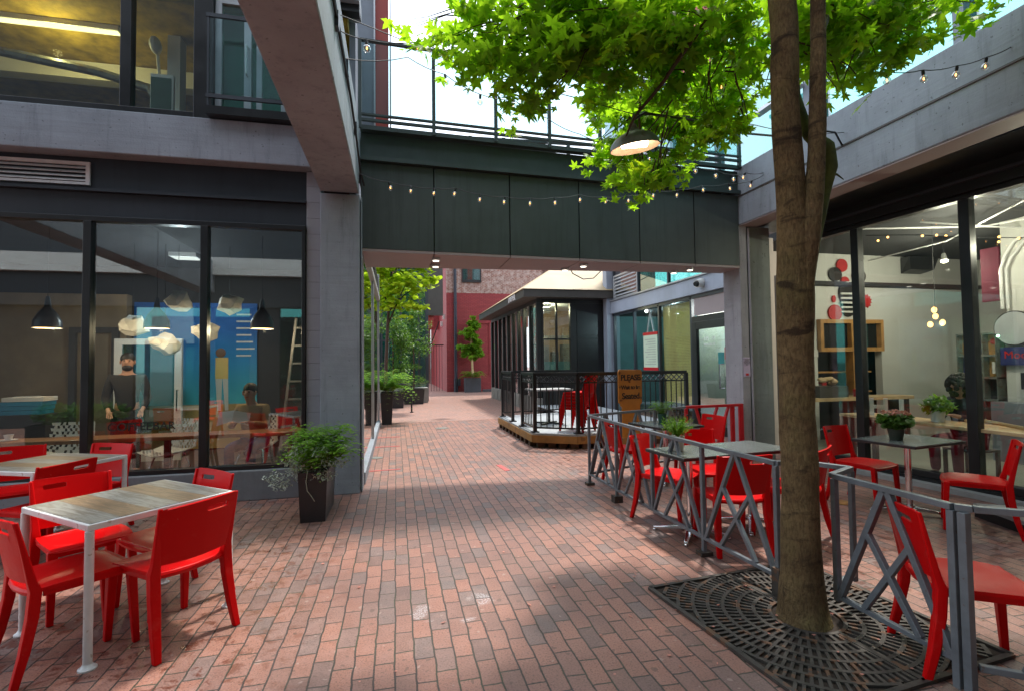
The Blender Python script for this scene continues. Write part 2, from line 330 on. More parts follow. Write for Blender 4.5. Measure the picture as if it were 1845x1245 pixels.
# ---------------------------------------------------------------- mesh builder
INV = {}
class MB:
    def __init__(s, T=None): s.v = []; s.f = []; s.T = T or Matrix.Identity(4)
    def add(s, vs, fs):
        b = len(s.v); s.v += [s.T @ Vector(p) for p in vs]; s.f += [tuple(b+i for i in f) for f in fs]; return s
    def box(s, x0, y0, z0, x1, y1, z1):
        return s.add([(x0,y0,z0),(x1,y0,z0),(x1,y1,z0),(x0,y1,z0),(x0,y0,z1),(x1,y0,z1),(x1,y1,z1),(x0,y1,z1)],
            [(0,3,2,1),(4,5,6,7),(0,1,5,4),(1,2,6,5),(2,3,7,6),(3,0,4,7)])
    def frame(s, p0, p1, up=(0,0,1)):
        p0 = Vector(p0); p1 = Vector(p1); d = (p1-p0).normalized(); up = Vector(up)
        if abs(d.dot(up)) > .98: up = Vector((0,1,0))
        a = d.cross(up).normalized(); b = a.cross(d).normalized(); return p0, p1, a, b
    def bar(s, p0, p1, w, h=None, up=(0,0,1), w1=None, h1=None):
        h = h or w; w1 = w1 or w; h1 = h1 or h; p0, p1, a, b = s.frame(p0, p1, up); q = []
        for p, ww, hh in ((p0, w, h), (p1, w1, h1)):
            for i, j in ((-1,-1),(1,-1),(1,1),(-1,1)): q.append(p+a*(ww/2*i)+b*(hh/2*j))
        return s.add(q, [(3,2,1,0),(4,5,6,7),(0,1,5,4),(1,2,6,5),(2,3,7,6),(3,0,4,7)])
    def cyl(s, p0, p1, r0, r1=None, n=10, cap=True):
        r1 = r0 if r1 is None else r1; p0, p1, a, b = s.frame(p0, p1); q = []
        for p, r in ((p0, r0), (p1, r1)):
            for i in range(n): t = 2*math.pi*i/n; q.append(p+a*(r*math.cos(t))+b*(r*math.sin(t)))
        f = [(i, (i+1) % n, n+(i+1) % n, n+i) for i in range(n)]
        if cap: f += [tuple(range(n))[::-1], tuple(range(n, 2*n))]
        return s.add(q, f)
    def tube(s, pts, rs, n=8, cap=True):
        pts = [Vector(p) for p in pts]
        if not isinstance(rs, (list, tuple)): rs = [rs]*len(pts)
        q = []; up = None
        for i, p in enumerate(pts):
            d = (pts[min(i+1, len(pts)-1)]-pts[max(i-1, 0)]).normalized()
            if up is None: up = Vector((0,0,1)) if abs(d.z) < .9 else Vector((0,1,0))
            a = d.cross(up).normalized(); b = a.cross(d).normalized(); up = b
            for k in range(n): t = 2*math.pi*k/n; q.append(p+a*(rs[i]*math.cos(t))+b*(rs[i]*math.sin(t)))
        m = len(pts); f = [(i*n+k, i*n+(k+1) % n, (i+1)*n+(k+1) % n, (i+1)*n+k) for i in range(m-1) for k in range(n)]
        if cap: f += [tuple(range(n))[::-1], tuple(range((m-1)*n, m*n))]
        return s.add(q, f)
    def lathe(s, prof, c=(0,0,0), n=20, T=None):
        q = []; c = Vector(c)
        for r, z in prof:
            for k in range(n):
                t = 2*math.pi*k/n; p = Vector((r*math.cos(t), r*math.sin(t), z))
                q.append(c+(T @ p if T else p))
        m = len(prof)
        return s.add(q, [(i*n+k, i*n+(k+1) % n, (i+1)*n+(k+1) % n, (i+1)*n+k) for i in range(m-1) for k in range(n)])
    def prism(s, poly, z0, z1):
        n = len(poly)
        return s.add([(x,y,z0) for x,y in poly]+[(x,y,z1) for x,y in poly], [tuple(range(n))[::-1], tuple(range(n,2*n))]+[(i,(i+1)%n,n+(i+1)%n,n+i) for i in range(n)])
    def quad(s, a, b, c, d): return s.add([a,b,c,d], [(0,1,2,3)])
    def sph(s, c, r, n=10, m=7, sc=(1,1,1)):
        pr = []
        for j in range(m+1):
            t = math.pi*j/m; pr.append((max(r*math.sin(t), 1e-4), -r*math.cos(t)))
        return s.lathe(pr, c, n, Matrix.Diagonal(sc))
    def shell(s, P, nu, nv, th, holes=(), flip=1):
        """thick sheet: P(i,j)->(pos), thickness th along local normal."""
        g = [[Vector(P(i, j)) for j in range(nv+1)] for i in range(nu+1)]
        def nrm(i, j):
            a = g[min(i+1,nu)][j]-g[max(i-1,0)][j]; b = g[i][min(j+1,nv)]-g[i][max(j-1,0)]; return a.cross(b).normalized()
        A = [g[i][j] for i in range(nu+1) for j in range(nv+1)]; B = [g[i][j]+nrm(i,j)*th*flip for i in range(nu+1) for j in range(nv+1)]
        N = len(A); ix = lambda i, j: i*(nv+1)+j; f = []; ok = lambda i, j: 0 <= i < nu and 0 <= j < nv and (i, j) not in holes
        for i in range(nu):
            for j in range(nv):
                if not ok(i, j): continue
                f.append((ix(i,j), ix(i,j+1), ix(i+1,j+1), ix(i+1,j))); f.append((N+ix(i,j), N+ix(i+1,j), N+ix(i+1,j+1), N+ix(i,j+1)))
                for (di, dj, a, b) in ((-1,0,(i,j),(i,j+1)),(1,0,(i+1,j+1),(i+1,j)),(0,-1,(i+1,j),(i,j)),(0,1,(i,j+1),(i+1,j+1))):
                    if not ok(i+di, j+dj): f.append((ix(*b), ix(*a), N+ix(*a), N+ix(*b)))
        return s.add(A+B, f)
    def build(s, name, mat, parent=None, smooth=False, bevel=0, origin=None, seg=2, sub=0):
        me = bpy.data.meshes.new(name); vs = s.v
        inv = None
        if parent is not None: inv = INV.get(parent.name)
        elif origin is not None: inv = Matrix.Translation(-Vector(origin))
        if inv is not None: vs = [inv @ v for v in vs]
        me.from_pydata([tuple(v) for v in vs], [], s.f); me.validate()
        ms = mat if isinstance(mat, (list, tuple)) else [mat]
        for m_ in ms: me.materials.append(MATS[m_])
        if smooth:
            me.polygons.foreach_set('use_smooth', [True]*len(me.polygons))
        o = bpy.data.objects.new(name, me); COL.objects.link(o)
        if parent is not None: o.parent = parent; INV[o.name] = inv
        elif origin is not None: o.location = origin; INV[o.name] = inv
        if bevel:
            b = o.modifiers.new('bevel', 'BEVEL'); b.width = bevel; b.segments = seg; b.limit_method = 'ANGLE'; b.angle_limit = R(35)
        if sub: b = o.modifiers.new('subd', 'SUBSURF'); b.levels = sub; b.render_levels = sub
        if smooth and not sub:
            me.update()
            try: me.set_sharp_from_angle(angle=R(42))
            except Exception: pass
        return o
def tag(o, label=None, cat=None, group=None, kind=None):
    if label: o['label'] = label
    if cat: o['category'] = cat
    if group: o['group'] = group
    if kind: o['kind'] = kind
    return o
def thing(name, label, cat, loc=(0,0,0), rz=0, group=None, world=True):
    """world=True: the parts are modelled in world coordinates; else in the thing's own."""
    o = bpy.data.objects.new(name, None); COL.objects.link(o); o.location = loc; o.rotation_euler = (0,0,rz); o.empty_display_size = .2
    if world: INV[o.name] = (Matrix.Translation(loc) @ Matrix.Rotation(rz, 4, 'Z')).inverted()
    return tag(o, label, cat, group)
def kids(o): return [c for c in bpy.data.objects if c.parent is o]
KIDS = {}
def copy_thing(o, loc, rz, label, group=None):
    def cp(src, par):
        c = src.copy(); COL.objects.link(c); c.parent = par
        for ch in KIDS.setdefault(src.name, kids(src)): cp(ch, c)
        return c
    r_ = cp(o, None); r_.location = loc; r_.rotation_euler = (0,0,rz); r_['label'] = label
    if group: r_['group'] = group
    return r_
def text(name, s, size, mat, parent, loc, right, up, extrude=.002, align='CENTER', bold=0, space=1.0):
    cu = bpy.data.curves.new(name, 'FONT'); cu.body = s; cu.size = size; cu.extrude = extrude; cu.align_x = align; cu.offset = bold; cu.space_character = space; cu.space_line = 1.0
    tmp = bpy.data.objects.new(name+'_src', cu); me = bpy.data.meshes.new_from_object(tmp); bpy.data.objects.remove(tmp)
    r_ = Vector(right).normalized(); u_ = Vector(up).normalized(); n_ = r_.cross(u_); Mx = Matrix((r_, u_, n_)).transposed().to_4x4(); Mx.translation = Vector(loc)
    inv = INV.get(parent.name) if parent is not None else None
    me.transform((inv @ Mx) if inv is not None else Mx)
    me.materials.clear(); me.materials.append(MATS[mat]); me.name = name
    o = bpy.data.objects.new(name, me); COL.objects.link(o)
    if parent is not None: o.parent = parent
    return o
def B(name, mat, parent, boxes, **k):
    m = MB()
    for b in boxes: m.box(*b)
    return m.build(name, mat, parent, **k)
# ================================================================= SETTING
g = MB(); g.quad((-200,-200,0),(200,-200,0),(200,200,0),(-200,200,0)); tag(g.build('ground', 'brick_paving'), kind='structure')
g = MB(); g.quad((-.42,13.95,.004),(12,14.35,.004),(12,45,.004),(-.42,45,.004)); tag(g.build('path', 'brick_paving_alley'), kind='structure')
# ---------------------------------------------------------------- cafe building on the left
YL = 6.55
cb = thing('cafe_building', 'grey concrete and black steel cafe building with large windows on the left side', 'building', (-4.5, 7, 0))
B('base_wall', 'base_concrete', cb, [(-9,6.5,0,-.91,6.78,.35)], bevel=.01)
B('pillar', 'grey_painted_concrete', cb, [(-.905,6.5,0,-.44,6.96,3.7),(-.43,6.56,0,-.415,6.9,3.7)], bevel=.012)
B('block_column', 'blockwork', cb, [(-1.08,6.6,.35,-.91,6.9,3.99)], bevel=.008)
B('concrete_band', 'grey_painted_concrete', cb, [(-9,6.47,4.0,-.44,6.95,4.5)], bevel=.012)
B('fascia', 'navy_metal', cb, [(-9,6.66,3.62,-1.085,6.92,3.998),(-9,6.62,3.30,-1.085,6.9,3.58),(-9,6.56,3.583,-1.085,6.9,3.617)])
lv = B('louvre_vent', 'white_metal', cb, [(-5.2,6.63,3.67,-3.42,6.658,3.70),(-5.2,6.63,3.90,-3.42,6.658,3.935),(-3.46,6.63,3.702,-3.42,6.658,3.898)])
m = MB()
for i in range(4): m.add([(-5.2,6.63,3.71+i*.048),(-3.462,6.63,3.71+i*.048),(-3.462,6.657,3.735+i*.048),(-5.2,6.657,3.735+i*.048),(-5.2,6.63,3.718+i*.048),(-3.462,6.63,3.718+i*.048),(-3.462,6.657,3.743+i*.048),(-5.2,6.657,3.743+i*.048)],[(0,1,2,3),(4,7,6,5),(0,4,5,1),(1,5,6,2),(3,2,6,7)])
m.build('slat', 'white_metal', lv)
mul = [-8.2,-7.0,-5.8,-4.6,-3.4,-2.21]
B('window_frame', 'black_frame', cb, [(x-.04,6.56,.40,x+.04,6.68,3.24) for x in mul]+[(-9,6.565,3.24,-1.085,6.69,3.299),(-9,6.565,.352,-1.085,6.69,.402),(-1.13,6.57,.402,-1.085,6.68,3.24)], bevel=.004)
ed = [-9]+mul+[-1.09]
for i in range(len(ed)-1):
    a, b = ed[i]+.04, ed[i+1]-.04
    B('window_pane', 'shop_glass', cb, [(a,6.61,.402,b,6.62,3.24)])
# upper floor
B('upper_window_frame', 'black_frame', cb, [(-9,6.56,4.502,-2.33,6.72,4.60),(-3.11,6.57,4.6,-3.0,6.7,6.1),(-2.33,6.53,4.502,-2.13,6.75,6.1),(-5.0,6.57,4.6,-4.9,6.7,6.1),(-7,6.57,4.6,-6.9,6.7,6.1),(-9,6.57,6.1,-.44,6.72,6.2)], bevel=.005)
for a, b in ((-9,-7),(-6.9,-5),(-4.9,-3.11),(-3.0,-2.33)): B('upper_window_pane', 'cafe_glass', cb, [(a,6.63,4.6,b,6.64,6.1)])
B('parapet', 'grey_painted_concrete', cb, [(-9,6.5,6.205,-.44,6.95,6.4)])
dr = B('balcony_door', 'aluminium', cb, [(-2.12,6.6,4.62,-2.05,6.68,6.1),(-1.80,6.6,4.7,-1.72,6.68,6.0),(-1.66,6.6,4.7,-1.60,6.68,6.0),(-1.38,6.6,4.7,-1.33,6.68,6.0),(-1.02,6.6,4.62,-.95,6.68,6.1),(-2.05,6.6,6.0,-1.02,6.68,6.1),(-2.05,6.6,4.62,-1.02,6.68,4.7)])
B('glass_pane', 'green_glass', dr, [(-2.05,6.63,4.7,-1.02,6.64,6.0)])
m = MB(); m.tube([(-1.76,6.6,5.12),(-1.76,6.54,5.12),(-1.76,6.54,5.48),(-1.76,6.6,5.48)], .011); m.build('handle', 'white_metal', dr, smooth=True)
B('balcony_curtain', 'pale_teal', cb, [(-2.1,6.82,4.6,-1.0,6.9,6.1)])
jb = B('balcony_sill', 'black_frame', cb, [(-2.14,6.35,4.505,-.96,6.56,4.6)])
m = MB()
for z in (5.68, 4.72): m.bar((-2.14,6.37,z),(-.98,6.37,z),.03,.045)
for x in (-2.12,-1.02): m.bar((x,6.37,4.605),(x,6.37,5.7),.02)
m.build('balcony_guard', 'dark_steel', cb)
B('guard_glass', 'guard_glass', cb, [(-2.1,6.365,4.76,-1.03,6.373,5.65)])
# rooms behind the glass
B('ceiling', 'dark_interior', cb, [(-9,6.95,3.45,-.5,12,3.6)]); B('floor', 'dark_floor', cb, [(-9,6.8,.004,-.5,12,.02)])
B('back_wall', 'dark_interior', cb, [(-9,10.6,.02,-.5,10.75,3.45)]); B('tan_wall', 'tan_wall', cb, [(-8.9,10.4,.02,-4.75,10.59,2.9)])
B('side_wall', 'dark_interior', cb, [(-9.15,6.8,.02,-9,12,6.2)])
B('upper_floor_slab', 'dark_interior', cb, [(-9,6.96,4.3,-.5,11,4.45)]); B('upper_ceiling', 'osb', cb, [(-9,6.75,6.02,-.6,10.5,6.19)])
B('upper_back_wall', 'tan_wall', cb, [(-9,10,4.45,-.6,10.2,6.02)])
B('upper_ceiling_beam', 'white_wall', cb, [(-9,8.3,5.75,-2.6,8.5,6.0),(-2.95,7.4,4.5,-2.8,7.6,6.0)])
# alley side: shopfront running away on the left
B('alley_kerb', 'grey_painted_concrete', cb, [(-.5,6.965,0,-.40,13.4,.16)], bevel=.01)
B('alley_frame', 'aluminium', cb, [(-.47,6.965,.162,-.42,7.03,3.2),(-.47,13.33,.162,-.42,13.4,3.9),(-.47,10.1,.162,-.42,10.17,3.2),(-.48,6.965,3.2,-.40,13.33,3.3)], bevel=.004)
for a, b in ((7.03,10.1),(10.17,13.33)): B('alley_pane', 'teal_glass', cb, [(-.452,a,.162,-.445,b,3.2)])
m = MB()
for i in range(9): m.box(-.5,11.2,3.34+i*.055,-.45,13.3,3.36+i*.055)
m.build('alley_louvre', 'dark_steel', cb)
B('alley_upper_wall', 'grey_column', cb, [(-.6,6.97,3.305,-.52,13.4,6.4)])
B('upper_end_wall', 'grey_column', cb, [(-.6,8.0,4.7,-.30,8.3,7.9)]); B('red_cladding', 'red_panel', cb, [(-.298,8.02,4.7,-.10,8.28,8.3)])
m = MB()
for x in (-.31,-.07): m.box(x-.012,7.97,4.7,x+.012,8.0,8.3)
m.build('cladding_trim', 'aluminium', cb)
B('roof', 'dark_interior', cb, [(-9,6.96,6.3,-.6,13.4,6.4)])
# ---------------------------------------------------------------- overhead concrete beams
t = thing('concrete_beam', 'painted concrete beam with a cable run, crossing overhead from the left pillar', 'beam', (-.67,2,3.7))
B('beam_body', 'grey_painted_concrete', t, [(-.9,-4,3.705,-.445,6.465,4.62)], bevel=.015)
m = MB(); m.tube([(-.43,-4,4.2),(-.43,2.5,4.19),(-.43,5.2,4.23),(-.425,5.9,4.1),(-.42,6.3,3.95),(-.38,6.44,3.8)], .012); m.tube([(-.43,-4,4.28),(-.43,5,4.27)], .007); m.build('cable', 'cable', t, smooth=True)
m = MB()
for y, z in ((3.95,4.2),(4.75,4.3),(5.75,4.2)): m.box(-.444,y-.04,z-.06,-.415,y+.04,z+.06)
m.build('junction_box', 'dark_steel', t)
t = thing('concrete_beam', 'painted concrete beam over the far left of the courtyard', 'beam', (-5.3,2,3.7))
B('beam_body', 'grey_painted_concrete', t, [(-5.55,-4,3.705,-5.1,6.465,4.62)], bevel=.015)
# ---------------------------------------------------------------- cafe building on the right
rb = thing('corner_cafe_building', 'pale concrete cafe building with black framed shopfront behind the patio on the right', 'building', (6,5,0))
B('pillar', 'lavender_concrete', rb, [(5.3,6.88,0,5.44,7.3,3.7)], bevel=.01); B('column', 'sage_concrete', rb, [(5.475,6.90,0,5.88,7.3,3.7)], bevel=.01)
B('column_joint', 'dark_steel', rb, [(5.44,6.97,0,5.475,7.25,3.7)])
B('beam', 'grey_painted_concrete', rb, [(5.3,-4,3.705,5.64,7.3,4.62)], bevel=.015)
B('beam_groove', 'fascia_brown', rb, [(5.285,-4,4.145,5.298,6.86,4.165)])
B('soffit_board', 'soffit_panel', rb, [(5.31,-4,3.69,5.63,6.87,3.703)])
TR = Matrix.Translation((6.25,6.9,0)) @ Matrix.Rotation(R(4.4), 4, 'Z')     # local +x out to the back, -y towards the camera
def RB(name, mat, boxes, parent=rb, **k):
    m = MB(TR)
    for b in boxes: m.box(*b)
    return m.build(name, mat, parent, **k)
RB('recess_ceiling', 'black_frame', [(-.75,-8,3.72,.3,.3,3.8)]); RB('fascia', 'black_frame', [(-.1,-8,3.46,.12,.0,3.718)])
RB('fascia_lip', 'dark_steel', [(-.16,-8,3.57,-.102,0,3.6)])
mr = [-1.12,-2.46,-4.6,-6.6]
RB('window_frame', 'black_frame', [(-.02,y-.055,.18,.09,y+.055,3.4) for y in mr]+[(-.02,-.12,0,.09,0,3.46),(-.03,-8,3.4,.1,-.121,3.459),(-.03,-8,.1,.1,-.121,.179)], bevel=.005)
RB('base_kerb', 'stone_grey', [(-.18,-8,0,.1,-.121,.06)]); RB('base_frame', 'black_frame', [(-.06,-8,.06,.09,-.121,.099)])
er = [-.12]+mr+[-8]
for i in range(len(er)-1): RB('window_pane', 'cafe_glass', [(.03,er[i+1]+.055,.18,.04,er[i]-.055,3.4)])
B('back_wall', 'white_wall', rb, [(6.32,8.2,.02,8.0,8.35,3.65),(9.55,8.2,.02,12.2,8.35,3.65),(8.0,8.2,2.35,9.55,8.35,3.65)])
B('party_wall', 'white_wall', rb, [(6.22,7.31,.02,6.30,8.2,3.65)])
B('end_wall', 'white_wall', rb, [(12.2,-1,.02,12.35,8.35,4)]); B('floor', 'concrete_floor', rb, [(6.4,-1,.004,12.2,8.2,.02)])
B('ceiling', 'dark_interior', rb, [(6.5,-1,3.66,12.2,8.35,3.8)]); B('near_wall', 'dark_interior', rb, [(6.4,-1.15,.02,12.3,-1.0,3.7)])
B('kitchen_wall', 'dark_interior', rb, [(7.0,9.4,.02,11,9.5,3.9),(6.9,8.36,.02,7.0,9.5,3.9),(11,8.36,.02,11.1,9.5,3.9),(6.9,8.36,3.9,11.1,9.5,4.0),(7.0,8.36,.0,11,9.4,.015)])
B('upper_wall', 'grey_column', rb, [(6.35,-4,4.4,6.6,7.6,5.0),(6.35,6.35,5.0,6.6,6.62,9.5),(6.35,-4,8.9,6.6,7.6,9.5),(6.35,2.2,5.0,6.6,2.4,8.9),(6.35,4.3,5.0,6.6,4.42,8.9)])
B('upper_ledge', 'aluminium', rb, [(6.2,6.6,5.9,6.349,7.6,5.96)])
for a, b in ((-4,2.2),(2.4,4.3),(4.42,6.35),(6.62,7.6)): B('upper_pane', 'teal_glass', rb, [(6.45,a,5.0,6.46,b,8.9)])
B('roof_slab', 'grey_column', rb, [(5.645,-4,4.3,6.34,7.3,4.39)])
m = MB(); m.cyl((5.47,6.875,0),(5.47,6.875,3.66),.018,n=8); m.build('downpipe', 'lavender_concrete', rb, smooth=True)
# ---------------------------------------------------------------- footbridge
bd = thing('footbridge', 'dark green steel footbridge with glass guard crossing between the buildings', 'bridge', (2.4,7,0))
F0, F1, K0, K1 = Vector((-.435,6.62,0)), Vector((5.29,6.86,0)), Vector((-.435,7.72,0)), Vector((5.29,7.32,0))
def fp(t, d=0, z=0):      # t along, d depth fraction
    a = F0.lerp(F1, t); b = K0.lerp(K1, t); p = a.lerp(b, d); return Vector((p.x, p.y, z))
def slab(mb, t0, t1, z0, z1, d0, d1, off=0):
    q = [fp(t0,d0,z0),fp(t1,d0,z0),fp(t1,d1,z0),fp(t0,d1,z0),fp(t0,d0,z1),fp(t1,d0,z1),fp(t1,d1,z1),fp(t0,d1,z1)]
    if off: q = [Vector((p.x,p.y-off,p.z)) for p in q]
    mb.add(q, [(0,3,2,1),(4,5,6,7),(0,1,5,4),(1,2,6,5),(2,3,7,6),(3,0,4,7)])
js = [0,.163,.345,.525,.694,.858,1]
for i in range(6):
    m = MB(); slab(m, js[i]+.0014, js[i+1]-.0014, 3.06, 4.17, 0, .06)
    for tt in (js[i]+.015, (js[i]+js[i+1])/2, js[i+1]-.015):
        for z in (3.12, 3.6, 4.1):
            p = fp(tt,0,z); m.cyl((p.x,p.y+.002,z),(p.x,p.y-.005,z),.007,n=6)
    m.build('side_panel', 'bridge_panel', bd)
m = MB(); slab(m, 0,1,3.07,4.16,.07,.12); slab(m,0,1,3.07,4.58,.9,1); m.build('core_wall', 'black_frame', bd)
m = MB(); slab(m, 0,1,4.24,4.56,0.02,.1); slab(m,0,1,4.18,4.235,0,.12,.07); slab(m,0,1,4.565,4.62,0,.14,.09); m.build('edge_girder', 'bridge_steel', bd)
m = MB(); slab(m, 0,1,4.45,4.56,.15,.89); m.build('deck_slab', 'bridge_steel', bd)
for i in range(6):
    m = MB(); slab(m, js[i]+.001, js[i+1]-.001, 3.02, 3.055, .003, 1); m.build('soffit_panel', 'soffit_panel', bd)
for tt, dd in ((.17,.25),(.175,.7),(.55,.3),(.52,.75),(.86,.3),(.84,.8)):
    p = fp(tt,dd,0); m = MB(); m.lathe([(.01,2.985),(.055,2.985),(.06,2.99),(.06,3.018)], (p.x,p.y,0), 14); o = m.build('downlight', 'aluminium', bd, smooth=True)
    m = MB(); m.cyl((p.x,p.y,2.98),(p.x,p.y,2.984),.042,n=12); m.build('lens', 'downlight_glow', o)
for i, tt in enumerate((.0,.163,.31,.445,.58,.72,.86,.995)):
    m = MB(); p = fp(tt,.02,0); m.box(p.x-.022,p.y-.12,4.58,p.x+.022,p.y-.075,5.72); m.build('guard_post', 'bridge_steel', bd)
gp = [.0,.163,.31,.445,.58,.72,.86,.995]
for i in range(7):
    m = MB(); slab(m, gp[i]+.004, gp[i+1]-.004, 4.78, 5.69, .015, .022, .1); m.build('guard_pane', 'guard_glass', bd)
m = MB()
for z, w in ((5.725,.03),(4.76,.022),(4.69,.03)):
    a = fp(0,.02,z); b = fp(1,.02,z); m.bar((a.x,a.y-.098,z),(b.x,b.y-.098,z),.045,w)
m.build('guard_rail', 'bridge_steel', bd)
m = MB()
for z in (4.92,5.05):
    a = fp(0,.97,z); b = fp(1,.97,z); m.bar(a,b,.04,.04)
for k in range(12):
    p = fp(k/11,.97,0); m.box(p.x-.025,p.y-.02,4.6,p.x+.025,p.y+.02,5.08)
m.build('back_guard', 'bridge_steel', bd)
# ---------------------------------------------------------------- grey shopfront building beyond the bridge
gb = thing('shopfront_building', 'blue grey shopfront building with a louvre and glass door beyond the footbridge', 'building', (8,11,0))
X0 = 6.7
B('corner_column', 'blue_grey', gb, [(6.5,14.75,0,7.0,15.05,4.6)], bevel=.01)
B('sill_band', 'blue_grey', gb, [(6.62,8.0,3.08,6.8,14.745,3.46)], bevel=.01); B('band_cap', 'aluminium', gb, [(6.58,8.0,3.465,6.8,14.745,3.5)])
B('window_frame', 'dark_steel', gb, [(6.68,y-.035,0,6.76,y+.035,3.075) for y in (14.65,13.3,11.9,10.42,8.95)]+[(6.68,8.0,3.0,6.77,14.74,3.078)], bevel=.003)
B('upper_frame', 'dark_steel', gb, [(6.68,y-.03,3.505,6.76,y+.03,4.7) for y in (14.65,13.0,11.4,9.8)])
B('window_pane', 'shop_glass', gb, [(6.715,13.335,.02,6.722,14.615,3.0)]); B('window_pane', 'shop_glass', gb, [(6.715,11.935,.02,6.722,13.265,3.0)])
B('window_pane', 'cafe_glass', gb, [(6.715,10.455,.02,6.722,11.865,3.0)])
m = MB()
for k in range(64): m.box(6.80,10.46,.55+k*.038,6.812,11.86,.55+k*.038+.034)
m.build('woven_blind', 'blind_yellow', gb)
lvv = B('louvre', 'aluminium', gb, [(6.66,13.05,3.51,6.72,14.6,3.56),(6.66,13.05,4.2,6.72,14.6,4.25),(6.66,13.0,3.51,6.72,13.05,4.25),(6.66,14.55,3.57,6.72,14.6,4.2)])
m = MB()
for k in range(6): m.add([(6.64,13.06,3.58+k*.105),(6.64,14.54,3.58+k*.105),(6.70,14.54,3.64+k*.105),(6.70,13.06,3.64+k*.105),(6.64,13.06,3.592+k*.105),(6.64,14.54,3.592+k*.105),(6.70,14.54,3.652+k*.105),(6.70,13.06,3.652+k*.105)],[(0,1,2,3),(4,7,6,5),(0,4,5,1),(2,6,7,3)])
m.build('slat', 'aluminium', lvv)
B('transom_pane', 'teal_glass', gb, [(6.715,8.0,3.505,6.722,12.97,4.7)])
dd = B('entrance_door', 'black_frame', gb, [(6.64,10.16,0,6.72,10.34,2.45),(6.64,8.97,0,6.72,9.12,2.45),(6.64,9.121,2.28,6.72,10.159,2.45),(6.64,9.121,0,6.72,10.159,.2)], bevel=.004)
B('door_pane', 'door_glass', dd, [(6.675,9.12,.2,6.682,10.16,2.28)])
m = MB(); m.tube([(6.64,9.2,1.0),(6.54,9.2,1.0),(6.54,9.2,1.5),(6.64,9.2,1.5)], .017); m.build('handle', 'chrome', dd, smooth=True)
text('door_number', '115 - 12', .12, 'lettering_white', dd, (6.672,9.72,2.02), (0,-1,0), (0,0,1)); text('door_street', 'WATER ST', .085, 'lettering_white', dd, (6.672,9.72,1.9), (0,-1,0), (0,0,1))
B('door_sticker', ['teal_plastic'], dd, [(6.668,9.22,1.5,6.674,9.42,1.75)]); B('door_notice', 'red_panel', dd, [(6.668,9.13,1.6,6.674,9.2,1.85)]); B('door_label', 'paper_green', dd, [(6.668,9.13,1.25,6.674,9.19,1.5)])
B('door_transom', 'soffit_panel', gb, [(6.7,9.0,2.6,6.72,10.3,3.0)]); B('transom_bar', 'black_frame', gb, [(6.66,8.97,2.455,6.76,10.34,2.58)])
B('lobby_wall', 'white_wall', gb, [(7.6,8.6,.02,7.7,10.36,3.0),(6.8,8.5,.02,7.6,8.55,3.0),(6.84,10.37,.02,7.6,10.43,3)]); B('lobby_floor', 'stone_grey', gb, [(6.78,8.56,.01,7.59,10.36,.03)])
B('shop_back_wall', 'teal_wall', gb, [(8.6,10.45,.02,8.7,14.7,3.0),(6.8,14.705,.02,8.7,14.74,3.0)]); B('interior_cabinet', 'dark_interior', gb, [(8.2,11.2,.02,8.55,14.3,2.3)])
B('shop_ceiling', 'dark_interior', gb, [(6.81,8.0,3.0,12,14.7,3.07)])
B('near_infill', 'lavender_concrete', gb, [(6.62,7.31,0,6.78,8.93,3.075)])
B('roof', 'grey_column', gb, [(6.6,7.7,4.75,12,15.04,4.9)])
B('upper_storey', 'metal_panel', gb, [(7.1,11.6,4.9,12,16,12)], bevel=.01)
B('upper_bay', 'grey_column', gb, [(6.95,7.7,4.9,7.1,7.95,11.5),(6.95,9.6,4.9,7.1,9.75,11.5),(6.95,11.45,4.9,7.1,11.59,11.5),(6.95,7.7,7.3,7.1,11.4,7.45)])
for a, b, z0, z1 in ((7.95,9.6,4.92,7.3),(9.75,11.45,4.92,7.3),(7.95,9.6,7.45,9.6)): B('bay_pane', 'teal_glass', gb, [(7.02,a,z0,7.03,b,z1)])
B('red_cladding', 'red_panel', gb, [(6.97,9.76,7.46,7.08,11.44,11.5),(6.97,7.96,9.61,7.08,9.59,11.5)])
m = MB()
for y in (12.6,13.7,14.8): m.box(7.085,y-.01,4.95,7.1,y+.01,12)
for z in (6.2,7.6,9,10.4): m.box(7.082,11.62,z-.01,7.1,15.98,z+.01)
m.build('panel_joint', 'grey_column', gb)
# ---------------------------------------------------------------- pavilion
pv = thing('pavilion', 'black framed glazed restaurant pavilion with a cream hipped roof', 'building', (8,19,0))
PX, PY, PE = 4.3, 15.12, 22.9
B('plinth', 'pavilion_stone', pv, [(PX-.02,PY-.02,0,PX+.16,PE,.48)], bevel=.01); B('front_plinth', 'pavilion_black', pv, [(PX+.161,PY-.02,0,7.1,PY+.14,.9)])
m = MB()
for k in range(10): m.box(PX-.04,PY+.15+k*.77,.08,PX-.021,PY+.72+k*.77,.4)
m.build('plinth_panel', 'pavilion_stone', pv)
ys = [PY+.07+k*.86 for k in range(10)]
m = MB()
for y in ys: m.box(PX,y-.07,.485,PX+.14,y+.07,3.45)
m.box(PX,PY,3.451,PX+.14,PE,3.6); m.build('side_frame', 'pavilion_black', pv, bevel=.006)
for i in range(9): B('side_pane', 'shop_glass', pv, [(PX+.06,ys[i]+.072,.485,PX+.068,ys[i+1]-.072,3.45)])
B('front_frame', 'pavilion_black', pv, [(PX+.15,PY+.0,.9,PX+.22,PY+.12,3.45),(5.4,PY,.9,6.6,PY+.12,3.45),(PX+.15,PY,3.451,7.1,PY+.12,3.6),(PX+.22,PY,.9,5.4,PY+.12,1.35),(4.93,PY,1.35,4.98,PY+.12,3.45),(PX+.22,PY+.02,2.3,5.4,PY+.1,2.34),(6.6,PY,.9,7.1,PY+.12,3.45)], bevel=.004)
